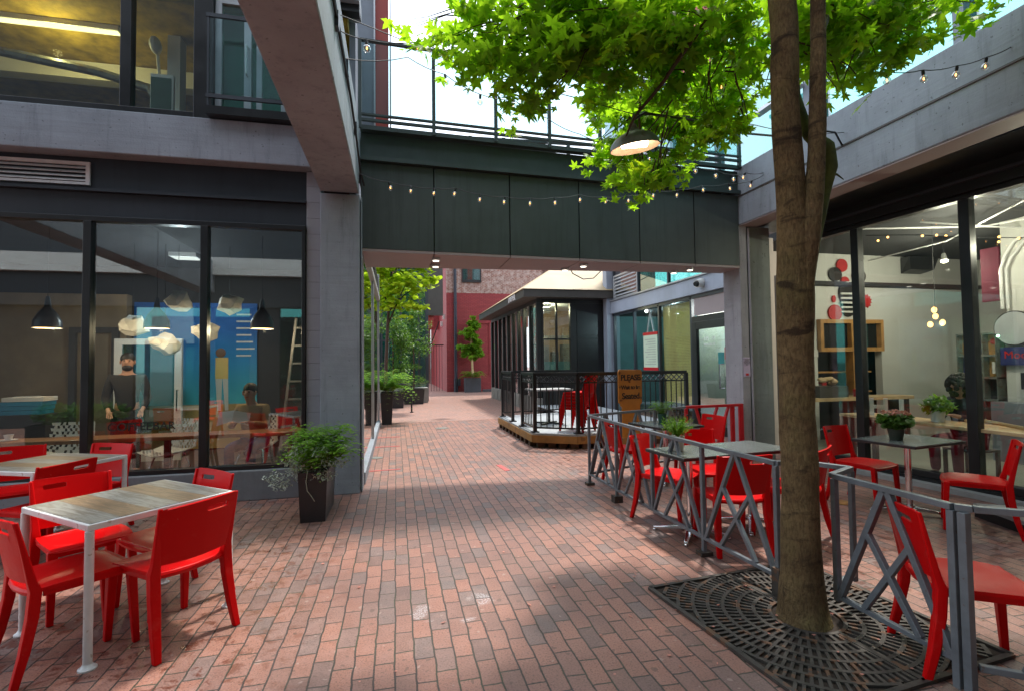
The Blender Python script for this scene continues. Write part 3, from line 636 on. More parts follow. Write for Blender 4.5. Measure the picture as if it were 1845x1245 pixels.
B('front_panel', 'black_frame', pv, [(5.62,PY-.02,1.0,6.4,PY-.002,1.56),(5.62,PY-.02,2.35,6.4,PY-.002,2.38),(5.62,PY-.02,1.62,6.4,PY-.002,2.30),(5.62,PY-.02,2.44,6.4,PY-.002,3.2)])
B('front_pane', 'cafe_glass', pv, [(PX+.22,PY+.05,1.35,5.4,PY+.058,3.45)])
B('interior_wall', 'tan_wall', pv, [(PX+.3,18.0,.02,9,18.1,3.5)]); B('interior_ceiling', 'white_wall', pv, [(PX+.3,PY+.2,3.5,9,18,3.56)]); B('interior_counter', 'teal_wall', pv, [(PX+.4,16.4,.02,6.4,16.9,1.62)]), B('shelf_goods', 'galvanised', pv, [(4.75,16.45,1.62,5.1,16.8,2.15),(5.25,16.45,1.62,5.45,16.8,1.95),(5.6,16.45,1.62,5.9,16.8,2.2),(4.9,16.45,2.35,6.3,16.8,2.5)])
B('far_side_wall', 'pavilion_black', pv, [(6.6,18.2,.02,6.7,PE,3.5)])
EV = .28
XL, XR, YN, YF = PX-.52, 7.4, PY-.42, PE+.25
m = MB(); m.add([(XL,YN,3.58),(XR,YN,3.58),(XR,YF,3.58),(XL,YF,3.58),(XL,YN,3.82),(XR,YN,3.82),(XR,YF,3.82),(XL,YF,3.82)],[(0,3,2,1),(0,1,5,4),(1,2,6,5),(2,3,7,6),(3,0,4,7)]); m.build('eave', 'fascia_brown', pv)
m = MB(); q = [(XL-.04,YN-.04,3.822),(XR+.04,YN-.04,3.822),(XR+.04,YF+.04,3.822),(XL-.04,YF+.04,3.822),(6.9,18.4,5.86)]
m.add(q, [(0,1,4),(1,2,4),(2,3,4),(3,0,4),(0,3,2,1)]); m.build('roof', 'roof_cream', pv)
m = MB(); m.tube([(5.2,PY-.3,4.75),(5.4,PY-.3,4.35),(5.75,PY-.3,4.18),(6.1,PY-.3,4.22),(6.4,PY-.3,4.5)], .016, 6); m.build('hanging_cable', 'cable', pv)
text('fascia_lettering', 'DASMER', .27, 'lettering_white', pv, (XL-.012,16.3,3.62), (0,-1,0), (0,0,1), .01)
# ---------------------------------------------------------------- painted brick building at the end
br = thing('brick_building', 'brick building painted dark red below at the end of the alley', 'building', (7,31,0))
B('painted_wall', 'painted_brick', br, [(2.82,28.8,0,14,29.1,5.65),(2.82,29.101,0,3.1,42,9.5)]); B('bare_wall', 'worn_brick', br, [(2.83,28.8,5.651,8.6,29.1,12)])
B('brown_wall', 'brown_brick', br, [(8.601,28.75,5.651,16,29.1,12)])
m = MB(); m.cyl((3.32,28.7,.5),(3.32,28.7,12),.085,n=10)
for z in (1.2,3.1,4.1,5.0): m.cyl((3.32,28.7,z),(3.32,28.7,z+.1),.105,n=10)
m.cyl((3.32,28.7,0),(3.32,28.7,.75),.12,n=10); m.cyl((3.5,28.68,.35),(3.5,28.68,.75),.09,n=10); m.build('drainpipe', 'drainpipe', br, smooth=True)
wf = B('window', 'black_frame', br, [(3.72,28.72,6.27,4.85,28.8,6.42),(3.72,28.74,6.42,3.8,28.8,8),(4.77,28.74,6.42,4.85,28.8,8)]); B('window_pane', 'teal_glass', wf, [(3.8,28.77,6.42,4.77,28.79,8)])
B('blind_arch', 'painted_brick', br, [(4.0,28.74,3.9,5.4,28.8,4.0),(5.28,28.75,.9,5.4,28.8,3.9)])
B('security_lamp', 'plastic_white', br, [(2.7,29.6,4.2,2.819,29.8,4.5),(2.7,31.2,3.9,2.819,31.4,4.2)])
t = thing('alley_end_building', 'narrow brown brick building closing the far end of the alley', 'building', (1.5,42,0))
B('wall', 'brown_brick', t, [(-2,42.1,0,2.8,42.5,12)])
B('doorway', 'dark_steel', t, [(.4,42.0,0,1.6,42.09,3)])
B('red_lintel', 'painted_brick', t, [(1.8,34,3.9,2.81,34.4,6)])
t = thing('alley_gate', 'black metal gate with a tilted strut at the mouth of the far alley', 'gate', (1.9,30,0))
m = MB()
for k in range(9): m.box(1.36+k*.16,30-.012,0,1.384+k*.16,30.012,2.7)
m.bar((1.3,30,2.7),(2.75,30,2.7),.06); m.bar((2.0,30,2.7),(2.5,30,4.1),.06); m.bar((1.32,30,0),(1.32,30,3.9),.09); m.build('bars', 'black_frame', t)
# ---------------------------------------------------------------- teal glass building
tb = thing('glass_building', 'teal glass building at the left side of the alley', 'building', (-3,24,0))
m = MB()
for x in (-5,-3.4,-1.8,-.6,.2,.95): m.box(x-.04,21.9,.6,x+.04,22,9)
for z in (.6,2.6,4.0,5.4,6.8,8.2): m.box(-6,21.93,z-.04,1.35,22,z+.04)
m.box(1.24,21.9,0,1.36,22.06,9); m.build('curtain_wall_frame', 'dark_steel', tb)
B('front_pane', 'teal_glass', tb, [(-6,21.96,.6,1.24,21.97,9)]); B('side_pane', 'teal_glass', tb, [(1.29,22.06,.6,1.30,27.5,9)]); B('plinth', 'stone_grey', tb, [(-6,21.88,0,1.35,22.1,.595)])
B('inner_wall', 'teal_wall', tb, [(-6,24.6,0,1.1,24.8,9)]); B('inner_column', 'grey_column', tb, [(-4,23,0,-3.7,23.3,9),(-.9,23,0,-.6,23.3,9),(.55,22.6,0,.8,22.8,9)])
B('side_panel', 'fascia_brown', tb, [(1.38,27.4,4.2,2.5,27.6,9)]); B('red_side_wall', 'red_panel', tb, [(1.4,27.55,3.6,2.0,27.7,9)])
random.seed(4); m = MB()
B('shelf_goods', ['lamp_inside'], tb, [(-3+k*.32,23.6,.7+random.random()*.9,-2.8+k*.32,23.8,1.9+random.random()*.6) for k in range(11)])
# ---------------------------------------------------------------- buildings behind the camera (seen only in the glass)
ob = thing('courtyard_building', 'dark grey shop building behind the courtyard, mirrored in the left windows', 'building', (-6,-2,0))
B('wall', 'navy_metal', ob, [(-12,-3.2,3.3,9,-2.8,5.4)]), B('upper_wall', 'navy_metal', ob, [(-14,-3.3,5.401,10,-2.85,15)]); B('dark_wall', 'dark_interior', ob, [(-12,-3.1,0,-7.2,-2.9,3.3),(-4.2,-3.1,0,-3.4,-2.9,3.3),(1,-3.1,0,9,-2.9,3.3)])
B('beam', 'plastic_white', ob, [(-12,-2.79,4.2,9,-2.6,4.7)])
o = B('glass_door', 'dark_steel', ob, [(-6.45,-1.9,0,-6.35,-1.82,2.3),(-5.6,-1.9,0,-5.5,-1.82,2.3),(-6.35,-1.9,2.2,-5.6,-1.82,2.3),(-6.35,-1.9,0,-5.6,-1.82,.3)]); B('door_pane', 'teal_glass', o, [(-6.35,-1.865,.3,-5.6,-1.855,2.2)])
B('shop_window', 'teal_glass', ob, [(-7.2,-3.0,.1,-4.2,-2.98,3.3),(-3.4,-3.0,.1,1,-2.98,3.3)])
B('room_wall', 'tan_wall', ob, [(-8,-6,0,2,-5.9,3.3)])
B('mullion', 'dark_steel', ob, [(x-.05,-3.05,0,x+.05,-2.94,3.3) for x in (-5.2,-2,-.6)])

for (nm, lab, x, y, z, e, c, p_) in (('ceiling_lamp','small warm ceiling lamp inside the pavilion window',4.9,16.0,3.42,40,(1,.85,.55),pv),('ceiling_lamp','ceiling lamp inside the lobby behind the glass door',7.2,9.6,2.92,35,(.95,1,.95),gb),('ceiling_lamp','ceiling lamp in the teal room behind the menu window',7.6,12.6,2.9,45,(.75,.95,1),gb)):
    t = thing(nm, lab, 'lamp', (x,y,z), group='ceiling lamps in the far shops'); m = MB(); m.lathe([(.12,.07),(.12,.0),(.1,-.01)], (x,y,z), 16); m.build('rim', 'white_paint', t, smooth=True); m = MB(); m.cyl((x,y,z),(x,y,z-.008),.1,n=16); m.build('bulb', 'downlight_glow', t)
    l_ = bpy.data.lights.new('bulb_light', 'POINT'); l_.energy = e; l_.color = c; l_.shadow_soft_size = .05; lo = bpy.data.objects.new('bulb_light', l_); COL.objects.link(lo); lo.parent = t; lo.location = (0,0,-.1)
# ================================================================= CHAIRS
def make_chair(label, group, loc, rz):
    t = thing('chair', label, 'chair', loc, rz, group, world=False)
    m = MB()      # seat: dished panel with a rounded nose
    def SP(i, j):
        x = -1+2*i/10; y = j/8
        w = .205+.018*math.sin(y*math.pi*.9)
        yy = -.215+.43*y+(.018*(1-x*x) if j >= 7 else 0)-(.03*(1-x*x) if j == 0 else 0)
        z = .452-.016*(1-x*x)*(1 if y < .8 else .4)-(.018 if j == 8 else (.003 if j == 7 else 0))+.006*math.sin(y*3.14)
        return (x*w, yy, z)
    m.shell(SP, 10, 8, -.018)
    o = m.build('seat', 'red_plastic', t, smooth=True); o.data.polygons.foreach_set('use_smooth', [True]*len(o.data.polygons))
    m = MB(); m.bar((-.2,-.19,.428),(-.205,.185,.425),.016,.042); m.bar((.2,-.19,.428),(.205,.185,.425),.016,.042); m.bar((-.19,.2,.42),(.19,.2,.42),.016,.04); m.tube([(-.19,-.212,.43),(-.1,-.238,.428),(0,-.247,.427),(.1,-.238,.428),(.19,-.212,.43)], .021, 6)
    m.build('seat_rail', 'red_plastic', t, smooth=True, bevel=.004)
    m = MB()      # backrest panel with an off-centre hand slot near the top
    xs = [-1,-.86,-.55,-.25,.12,.18,.66,.72,.9,1]; zs = [.487,.495,.55,.62,.69,.742,.747,.768,.773,.803,.812]
    def BP(i, j):
        x = xs[i]; z = zs[j]; v = (z-.487)/.325; w = .196+.020*v
        if i in (4,7) and j in (6,7): pass
        y = -.236-.055*v-.012*v*v-.026*(1-x*x)
        zz = z-(.006*(abs(x) > .95) if j == 10 else 0)+(.008*x*x if j < 2 else 0)+.006*x*(j == 10)
        xx = x*w
        if i == 4 and j in (5, 8): xx += .012
        if i == 7 and j in (5, 8): xx -= .012
        return (xx, y, zz)
    holes = {(i, j) for i in (4,5,6) for j in (5,6,7)}
    m.shell(BP, 9, 10, .013, holes)
    m.build('backrest', 'red_plastic', t, smooth=True, bevel=.0025)
    for s in (-1, 1):
        m = MB(); x = .2*s
        q = [(x*1.12,-.30,0,.019,.017),(x*1.07,-.262,.15,.023,.021),(x*1.03,-.232,.32,.027,.024),(x*1.02,-.222,.45,.027,.024),(x*1.01,-.236,.5,.021,.019),(x*1.05,-.268,.65,.014,.013),(x*1.08,-.303,.812,.010,.010)]
        n = len(q); vs = []; fs = []
        for (a,b,c,w,h) in q: vs += [(a-w,b-h,c),(a+w,b-h,c),(a+w,b+h,c),(a-w,b+h,c)]
        for k in range(n-1):
            for e in range(4): fs.append((k*4+e, k*4+(e+1)%4, k*4+4+(e+1)%4, k*4+4+e))
        fs += [(3,2,1,0), tuple(range(4*n-4,4*n))]
        m.add(vs, fs); m.build('leg', 'red_plastic', t, smooth=True, bevel=.006)
        m = MB(); m.bar((x*1.08,.215,0),(x*1.02,.19,.44),.034,.032,(0,1,0),.052,.046); m.build('leg', 'red_plastic', t, smooth=True, bevel=.006)
    return t
def heading(dx, dy): return math.atan2(-dx, dy)       # local +y -> (dx,dy)
G1 = 'red chairs at the white framed tables'; G2 = 'red chairs in the fenced patio'
chairs = [
 ((-1.33,3.44),(-.77,.64),'red chair at the nearest plank table with its back to the camera',G1),
 ((-1.77,3.37),(.72,.69),'red chair at the nearest plank table cut by the left edge, slotted back turned away',G1),
 ((-2.05,3.99),(.66,-.75),'red chair pulled up behind the nearest plank table facing the camera',G1),
 ((-1.50,3.88),(-.66,-.75),'red chair mostly hidden behind the right corner of the nearest plank table',G1),
 ((-2.88,4.98),(-.88,.45),'red chair with its back to the alley at the far plank table',G1),
 ((-2.90,5.62),(-.32,-.95),'red chair standing by the shop window right of the far plank table',G1),
 ((-3.52,5.72),(.5,-.86),'red chair by the shop window left of the far plank table',G1),
 ((-3.62,5.0),(.75,.62),'red chair at the left end of the far plank table',G1),
 ((2.88,2.02),(.85,-.52),'big red chair beside the zigzag rail in the lower right corner',G2),
 ((2.78,3.83),(.2,.98),'red chair facing the long black table with its back near the rail',G2),
 ((2.67,4.62),(.55,-.83),'red chair behind the left end of the long black table',G2),
 ((3.22,4.72),(-.05,-1),'red chair across the long black table from the rail',G2),
 ((3.42,3.9),(-.5,.86),'red chair half hidden behind the tree trunk',G2),
 ((5.2,3.62),(-.62,.78),'red chair with its back to the camera at the far right table',G2),
 ((4.98,4.52),(.25,-.97),'red chair left of the far right table by the shop window',G2),
 ((2.98,6.1),(.93,.05),'red chair at the back left black table next to the orange sign',G2),
 ((4.05,6.22),(-.95,-.15),'red chair at the back left black table in front of the red frame',G2),
]
c0 = None
for (p, d, lab, gr) in chairs:
    if c0 is None: c0 = make_chair(lab, gr, (p[0],p[1],.002), heading(*d))
    else: copy_thing(c0, (p[0],p[1],.002), heading(*d), lab, gr)
for k in range(6):
    lab = ['lowest','second','third','fourth','fifth','topmost'][k]+' chair of the red stack behind the black deck railing'
    copy_thing(c0, (3.36+k*.012, 9.2-k*.008, .272+k*.058), heading(-.62,.78), lab, 'red chairs stacked on the deck')
# ================================================================= TABLES
def plank_table(label, c, ang):
    t = thing('patio_table', label, 'table', (c[0],c[1],0), ang, 'white framed plank tables', world=False)
    MB().box(-.385,-.385,.732,.385,.385,.752).build('tabletop', 'weathered_planks', t, bevel=.002)
    m = MB()
    for s in (-1,1): m.box(-.4,.388*s-.0125,.715,.4,.388*s+.0125,.749); m.box(.388*s-.0125,-.375,.715,.388*s+.0125,.375,.749)
    m.build('table_frame', 'white_metal', t, bevel=.004)
    for sx in (-1,1):
        for sy in (-1,1):
            m = MB(); m.cyl((sx*.385,sy*.385,.012),(sx*.385,sy*.385,.714),.021,n=14); m.lathe([(.0,.001),(.042,.001),(.042,.009),(.03,.014),(.022,.03)], (sx*.385,sy*.385,0), 16); m.build('leg', 'white_metal', t, smooth=True)
    return t
t1 = plank_table('plank topped table with white metal legs nearest the camera on the left', (-1.625,3.665), math.atan2(.61,.52))
copy_thing(t1, (-3.03,5.33,0), R(66), 'plank topped table with white metal legs farther back by the shop window')
def black_table(label, c, ang, L=.7, Wd=.7, cols=((0,0),)):
    t = thing('patio_table', label, 'table', (c[0],c[1],0), ang, 'black topped tables with chrome bases', world=False)
    MB().box(-L/2,-Wd/2,.722,L/2,Wd/2,.748).build('tabletop', 'black_edge', t, bevel=.004)
    MB().box(-L/2+.004,-Wd/2+.004,.7485,L/2-.004,Wd/2-.004,.7515).build('laminate_surface', 'table_laminate', t)
    for (x,y) in cols:
        m = MB(); m.cyl((x,y,.07),(x,y,.715),.03,n=16); m.cyl((x,y,.05),(x,y,.1),.045,n=16); m.box(x-.16,y-.16,.712,x+.16,y+.16,.7215); m.build('column', 'chrome', t, smooth=True)
        m = MB()
        for k in range(4):
            a = R(45+90*k); ca, sa = math.cos(a), math.sin(a)
            m.bar((x+.03*ca,y+.03*sa,.068),(x+.33*ca,y+.33*sa,.028),.06,.035,(0,0,1),.035,.022); m.cyl((x+.32*ca,y+.32*sa,.001),(x+.32*ca,y+.32*sa,.02),.02,n=10)
        m.build('base', 'chrome', t, smooth=True, bevel=.005)
    return t
black_table('long black topped table behind the zigzag rail, with a cream potted herb', (2.95,4.18), R(6), 1.25, .56, ((-.35,0),(.35,0)))
black_table('small black topped table at the back of the patio with a green potted fern', (3.46,6.05), R(10), .66, .72)
black_table('black topped table on a chrome stand under the window, with a flower pot', (5.05,4.1), R(9), .8, .6)
# ================================================================= PATIO RAIL
fr = thing('patio_rail', 'grey steel zigzag patio railing running along the alley to the tree', 'railing', (2.42,4.5,0), group='grey zigzag patio railings')
def bay(mb, a, b, z0, z1, w=.03):
    a = Vector(a); b = Vector(b); P_ = lambda t, z: (a.x+(b.x-a.x)*t, a.y+(b.y-a.y)*t, z); H_ = z1-z0
    mb.bar(P_(.5-.02,z1),P_(.04,z0),w); mb.bar(P_(.52,z1),P_(.96,z0),w)
    mb.bar(P_(.31,z1-H_*.36),P_(.74,z0),w*.96); mb.bar(P_(.69,z1-H_*.36),P_(.27,z0),w*.92)
pts = [(2.42,6.13),(2.415,5.30),(2.42,4.49),(2.43,3.68),(2.465,2.90)]
ZT, ZB = .885, .14
for i, p in enumerate(pts):
    z0 = .015 if i in (0,1,3) else ZB
    m = MB(); m.box(p[0]-.016,p[1]-.016,z0,p[0]+.016,p[1]+.016,ZT-.016); o = m.build('post', 'rail_paint', fr, bevel=.003)
    if i in (0,1,3): MB().box(p[0]-.05,p[1]-.045,.001,p[0]+.05,p[1]+.045,.035 if i != 1 else .075).build('foot_plate', 'cast_iron', o)
m = MB()
for i in range(4): m.bar((*pts[i],ZT),(*pts[i+1],ZT),.036,.03)
m.build('handrail', 'rail_paint', fr, bevel=.003); m = MB()
for i in range(4): m.bar((*pts[i],ZB),(*pts[i+1],ZB),.03,.026)
m.build('bottom_rail', 'rail_paint', fr, bevel=.003)
for i in range(4): m = MB(); bay(m, pts[i], pts[i+1], ZB+.012, ZT-.014); m.build('lattice', 'rail_paint', fr, bevel=.003)
m = MB(); q = [(2.465,2.9),(2.74,2.94),(2.86,2.70),(2.585,2.575)]
for i in range(3): m.bar((*q[i],ZT-.02 if i else ZT),(*q[i+1],ZT-.02),.036,.03)
m.box(2.845,2.685,.15,2.875,2.715,ZT-.035); m.bar((2.86,2.7,.2),(2.585,2.575,.2),.03); m.build('return_frame', 'rail_paint', fr, bevel=.003)
MB().box(2.43,2.86,.001,2.50,2.93,.2).build('foot_block', 'cast_iron', fr, bevel=.004)
f2 = thing('patio_rail', 'grey steel zigzag patio railing right of the tree in front of the big chair', 'railing', (2.6,2.2,0), group='grey zigzag patio railings')
ZT2 = .865; a, b = (2.585,2.56), (2.575,1.885)
B('post', 'rail_paint', f2, [(2.568,2.542,.12,2.602,2.574,ZT2-.016)], bevel=.003); B('post', 'rail_paint', f2, [(2.557,1.872,.02,2.593,1.905,ZT2-.016)], bevel=.003); B('post', 'rail_paint', f2, [(2.565,1.825,.02,2.603,1.862,ZT2-.016)], bevel=.003)
m = MB(); m.bar((*a,.15),(*b,.15),.03,.026); m.build('bottom_rail', 'rail_paint', f2, bevel=.003); m = MB(); m.bar((*a,ZT2),(*b,ZT2),.036,.03); m.bar((2.58,1.88,ZT2),(2.62,1.83,ZT2),.036,.03); m.bar((2.62,1.83,ZT2),(3.1,1.48,ZT2),.036,.03); m.build('handrail', 'rail_paint', f2, bevel=.003)
m = MB(); bay(m, a, b, .16, ZT2-.014, .034); m.build('lattice', 'rail_paint', f2, bevel=.003)
m = MB(); m.bar((2.62,1.83,.14),(3.1,1.48,.14),.03); m.bar((2.75,1.73,.15),(3.0,1.55,.85),.03); m.build('lattice', 'rail_paint', f2, bevel=.003)
f3 = thing('patio_rail', 'thin grey patio railing closing the back of the patio before the deck', 'railing', (3,6.3,0), group='grey zigzag patio railings')
q3 = [(2.44,6.15),(2.97,6.36),(4.2,6.76)]
m = MB()
for i in range(2): m.bar((*q3[i],ZT),(*q3[i+1],ZT),.034,.03)
m.build('handrail', 'rail_paint', f3); m = MB()
for i in range(2): m.bar((*q3[i],ZB),(*q3[i+1],ZB),.028,.026)
m.build('bottom_rail', 'rail_paint', f3)
m = MB(); bay(m, q3[0], q3[1], ZB, ZT); m.build('lattice', 'rail_paint', f3); m = MB(); bay(m, (2.97,6.36), (3.58,6.56), ZB, ZT); m.build('lattice', 'rail_paint', f3); m = MB(); bay(m, (3.6,6.57), (4.2,6.76), ZB, ZT); m.build('lattice', 'rail_paint', f3)
for p in (q3[1],(3.59,6.565)): B('post', 'rail_paint', f3, [(p[0]-.016,p[1]-.016,.0,p[0]+.016,p[1]+.016,ZT-.016)])
f4 = thing('red_gate', 'red painted steel gate frame standing against the pale pillar', 'gate', (4.7,6.8,0))
m = MB(); m.bar((4.23,6.78,ZT),(5.22,6.84,ZT),.04); m.bar((4.23,6.78,.14),(5.22,6.84,.14),.035); m.box(4.21,6.76,.0,4.25,6.8,ZT-.02); m.box(5.18,6.82,.0,5.25,6.86,ZT+.02); m.box(5.03,6.815,.0,5.09,6.855,ZT-.02); m.build('gate_frame', 'red_paint', f4, bevel=.003)
m = MB(); m.bar((4.4,6.79,ZT-.02),(4.62,6.8,.16),.034); m.bar((4.78,6.81,ZT-.02),(4.5,6.8,.16),.034); m.bar((4.98,6.82,ZT-.02),(4.72,6.81,.16),.034); m.build('lattice', 'red_paint', f4)
# ================================================================= DECK
dk = thing('deck', 'raised timber deck with pale boards outside the pavilion', 'deck', (4,11,0))
poly = [(2.48,9.12),(3.2,8.66),(5.85,8.9),(5.85,15.05),(4.25,15.05),(4.25,12.7),(2.48,12.3)]
MB().prism(poly, .235, .27).build('deck_boards', 'deck_board', dk)
m = MB()
for a, b in ((0,1),(1,2),(2,3),(6,0)): 
    A, C_ = Vector(poly[a]), Vector(poly[b]); m.bar((A.x,A.y,.165),(C_.x,C_.y,.165),.035,.135)
m.build('timber_fascia', 'fir_timber', dk, bevel=.003)
for (a, b, n) in ((0,1,4),(1,2,12),(0,6,9)):
    A, C_ = Vector(poly[a]), Vector(poly[b])
    for k in range(n):
        p = A.lerp(C_, (k+.5)/n); MB().box(p.x-.0,p.y+.02,.0,p.x+.14,p.y+.14,.095).build('pallet_block', 'pallet_wood', dk)
B('pallet_core', 'pallet_wood', dk, [(2.75,9.3,.02,5.7,12.2,.09)])
rl = thing('deck_railing', 'black metal deck railing with a row of cut diamonds under its top rail', 'railing', (3.5,9,.27))
def rail(a, b, panel_only=False, post=(1,1)):
    a = Vector((*a,0)); b = Vector((*b,0)); L = (b-a).length; d = (b-a)/L; zt, zb = 1.375, .36; m = MB()
    m.bar(a+Vector((0,0,zt)), b+Vector((0,0,zt)), .06, .035); m.bar(a+Vector((0,0,zt-.03)), b+Vector((0,0,zt-.03)), .03, .03); m.build('top_rail', 'black_frame', rl); m = MB(); m.bar(a+Vector((0,0,zt-.175)), b+Vector((0,0,zt-.175)), .026, .026); m.build('middle_rail', 'black_frame', rl); m = MB(); m.bar(a+Vector((0,0,zb)), b+Vector((0,0,zb)), .03, .03)
    m.build('bottom_rail', 'black_frame', rl)
    n = int(L/.115); m = MB()
    for k in range(1, n): p = a+d*(L*k/n); m.box(p.x-.008,p.y-.008,zb+.015,p.x+.008,p.y+.008,zt-.19)
    m.build('baluster_grille', 'black_frame', rl)
    m = MB(); h = .058; nn = max(1, int((L-.08)/.117)); up = Vector((0,0,1))
    nz = Vector((d.y,-d.x,0))
    for k in range(nn):
        c = a+d*(.04+(L-.08)*(k+.5)/nn)+up*(zt-.105)
        for u1, u2 in (((-1,0),(0,1)),((0,1),(1,0)),((1,0),(0,-1)),((0,-1),(-1,0))):
            m.bar(c+d*(u1[0]*h)+up*(u1[1]*h), c+d*(u2[0]*h)+up*(u2[1]*h), .014, .014, nz)
    m.build('diamond_grille', 'aluminium' if False else 'black_frame', rl)
    for e, p in zip(post, (a, b)):
        if e:
            o = MB().box(p.x-.032,p.y-.032,.272,p.x+.032,p.y+.032,zt-.02).build('post', 'black_frame', rl); MB().box(p.x-.07,p.y-.07,.2705,p.x+.07,p.y+.07,.29).build('foot_plate', 'black_frame', o)
rail((2.56,12.2),(2.55,11.05)); rail((2.55,10.15),(2.55,9.2)); rail((2.55,9.2),(3.25,8.76),post=(0,1)); rail((3.25,8.76),(4.3,8.82),post=(0,1)); rail((4.3,8.82),(5.62,8.98),post=(0,1)); rail((2.56,12.2),(4.2,12.6),post=(0,1)); rail((3.25,9.9),(5.6,10.4),post=(0,0)) if False else None
t = thing('deck_table', 'dark cafe table with a pale top behind the deck railing', 'table', (3.0,10.4,.27))
MB().box(2.75,10.1,.99,3.65,10.75,1.02).build('tabletop', 'stone_grey', t); m = MB(); m.cyl((3.2,10.4,.3),(3.2,10.4,.98),.03); m.build('column', 'black_frame', t); m = MB()
for k in range(4): a = R(45+90*k); m.bar((3.2,10.4,.3),(3.2+.33*math.cos(a),10.4+.33*math.sin(a),.285),.05,.03)
m.build('base', 'black_frame', t)
# ---- orange sign
sg = thing('seating_sign', 'orange painted wooden sign with black hand lettering asking guests to wait', 'sign', (4.02,8.15,0))
SP_ = Vector((3.79,8.16,0)); SD = Vector((.985,.17,0)).normalized(); SN = Vector((SD.y,-SD.x,0)); sw = .5
def sgp(pl, th, mat, nm):
    vs = [SP_+SD*u_*sw+Vector((0,0,z)) for u_, z in pl]; n = len(vs); m = MB(); m.add(vs+[v-SN*th for v in vs], [tuple(range(n)), tuple(range(n,2*n))[::-1]]+[(i,n+i,n+(i+1)%n,(i+1)%n) for i in range(n)]); return m.build(nm, mat, sg, bevel=.003)
sgp([(.0,.86),(.0,1.40),(.04,1.44),(.95,1.43),(1.0,1.39),(.98,.84),(.9,.81),(.87,.25),(.15,.25),(.14,.78),(.08,.8),(.07,.84)], .03, 'sign_orange', 'board')
sgp([(.1,.03),(.1,.245),(.92,.245),(.92,.03)], .12, 'fir_timber', 'foot')
for s_, sz, z, x in (('PLEASE',.142,1.25,.5),('Wait to be',.098,1.095,.5),('Seated',.15,.925,.5)):
    p = SP_+SD*(sw*x)+Vector((0,0,z))+SN*.003; text('lettering', s_, sz, 'lettering_black', sg, p, SD, (0,0,1), .0015, bold=.0026, space=.93)
# swirls on the lettering
m = MB()
for (x, z, r, s) in ((.05,1.375,.022,1),(.93,1.27,.02,-1),(.05,1.13,.018,1),(.93,.93,.022,-1),(.08,.9,.02,1),(.45,1.22,.02,-1)):
    ps = [SP_+SD*(sw*x+s*r*(1-a/9)*math.cos(a))+Vector((0,0,z+r*(1-a/9)*math.sin(a)))+SN*.004 for a in [k*.5 for k in range(12)]]; m.tube(ps, .0045, 5)
m.build('swirl_lettering', 'lettering_black', sg)
# menu board in the far window, paper notice, camera
t = thing('menu_clipboard', 'menu sheet with red ends hanging from a hook inside the far window', 'menu', (6.68,12.5,1.7))
MB().box(6.69,12.0,1.42,6.70,12.75,2.28).build('sheet', 'paper_green', t); MB().box(6.685,11.98,2.281,6.705,12.77,2.36).build('clip', 'red_paint', t); MB().box(6.685,11.98,1.34,6.705,12.77,1.419).build('clip', 'red_paint', t)
m = MB(); m.tube([(6.7,12.2,2.36),(6.7,12.38,2.9),(6.7,12.55,2.36)], .012, 6); m.sph((6.69,12.38,2.93), .05); m.build('hook', 'white_metal', t)
m = MB()
for k in range(11): m.box(6.686,12.08,1.5+k*.066,6.6895,12.67-(k*37%5)*.05,1.512+k*.066)
m.build('print_lettering', 'stone_grey', t)
t = thing('paper_notice', 'pale lilac paper notice taped to the right pillar', 'notice', (5.37,6.86,1.5))
MB().box(5.315,6.872,1.32,5.435,6.878,1.62).build('sheet', 'paper_lilac', t); text('notice_lettering', 'IF YOU NEED\nSEATING\nPLEASE ASK\nOUR STAFF\nHELP', .021, 'lettering_black', t, (5.375,6.870,1.58), (1,0,0), (0,0,1), .0004)
MB().box(5.35,6.868,1.335,5.4,6.8715,1.37).build('red_stamp', 'lettering_red', t)
t = thing('security_camera', 'round white security camera on the band above the glass door', 'camera', (6.6,9.85,3.3))
m = MB(); m.cyl((6.62,9.85,3.3),(6.45,9.8,3.26),.1,.09,n=18); m.build('housing', 'plastic_white', t, smooth=True); m = MB(); m.cyl((6.449,9.8,3.26),(6.40,9.785,3.25),.07,.05,n=16); m.build('lens', 'black_frame', t, smooth=True)
# ================================================================= GROUND THINGS
for (x0, y0, x1, y1, lab) in ((-.50,11.26,.07,11.32,'thin red tape line on the paving farthest up the alley'),(-.50,9.98,.06,10.04,'thin red tape line, middle one of three by the alley window'),(-.40,7.77,.06,7.82,'thin red tape line nearest the grey pillar')):
    m = MB(); m.add([(x0,y0,.003),(x1,y0+.03,.003),(x1,y1+.03,.003),(x0,y1,.003),(x0,y0,.005),(x1,y0+.03,.005),(x1,y1+.03,.005),(x0,y1,.005)],[(0,3,2,1),(4,5,6,7),(0,1,5,4),(1,2,6,5),(2,3,7,6),(3,0,4,7)]); tag(m.build('tape_line', 'tape_red', origin=(x0,y0,.003)), lab, 'tape', 'red tape marks on the paving')
m = MB(); m.add([(1.5,7.70,.003),(1.58,7.72,.003),(1.63,7.27,.003),(1.55,7.25,.003),(1.5,7.70,.005),(1.58,7.72,.005),(1.63,7.27,.005),(1.55,7.25,.005)],[(0,1,2,3),(4,7,6,5),(0,4,5,1),(1,5,6,2),(2,6,7,3),(3,7,4,0)]); tag(m.build('tape_line', 'tape_red', origin=(1.56,7.5,.003)), 'short red tape strip lying along the paving in mid alley', 'tape', 'red tape marks on the paving')
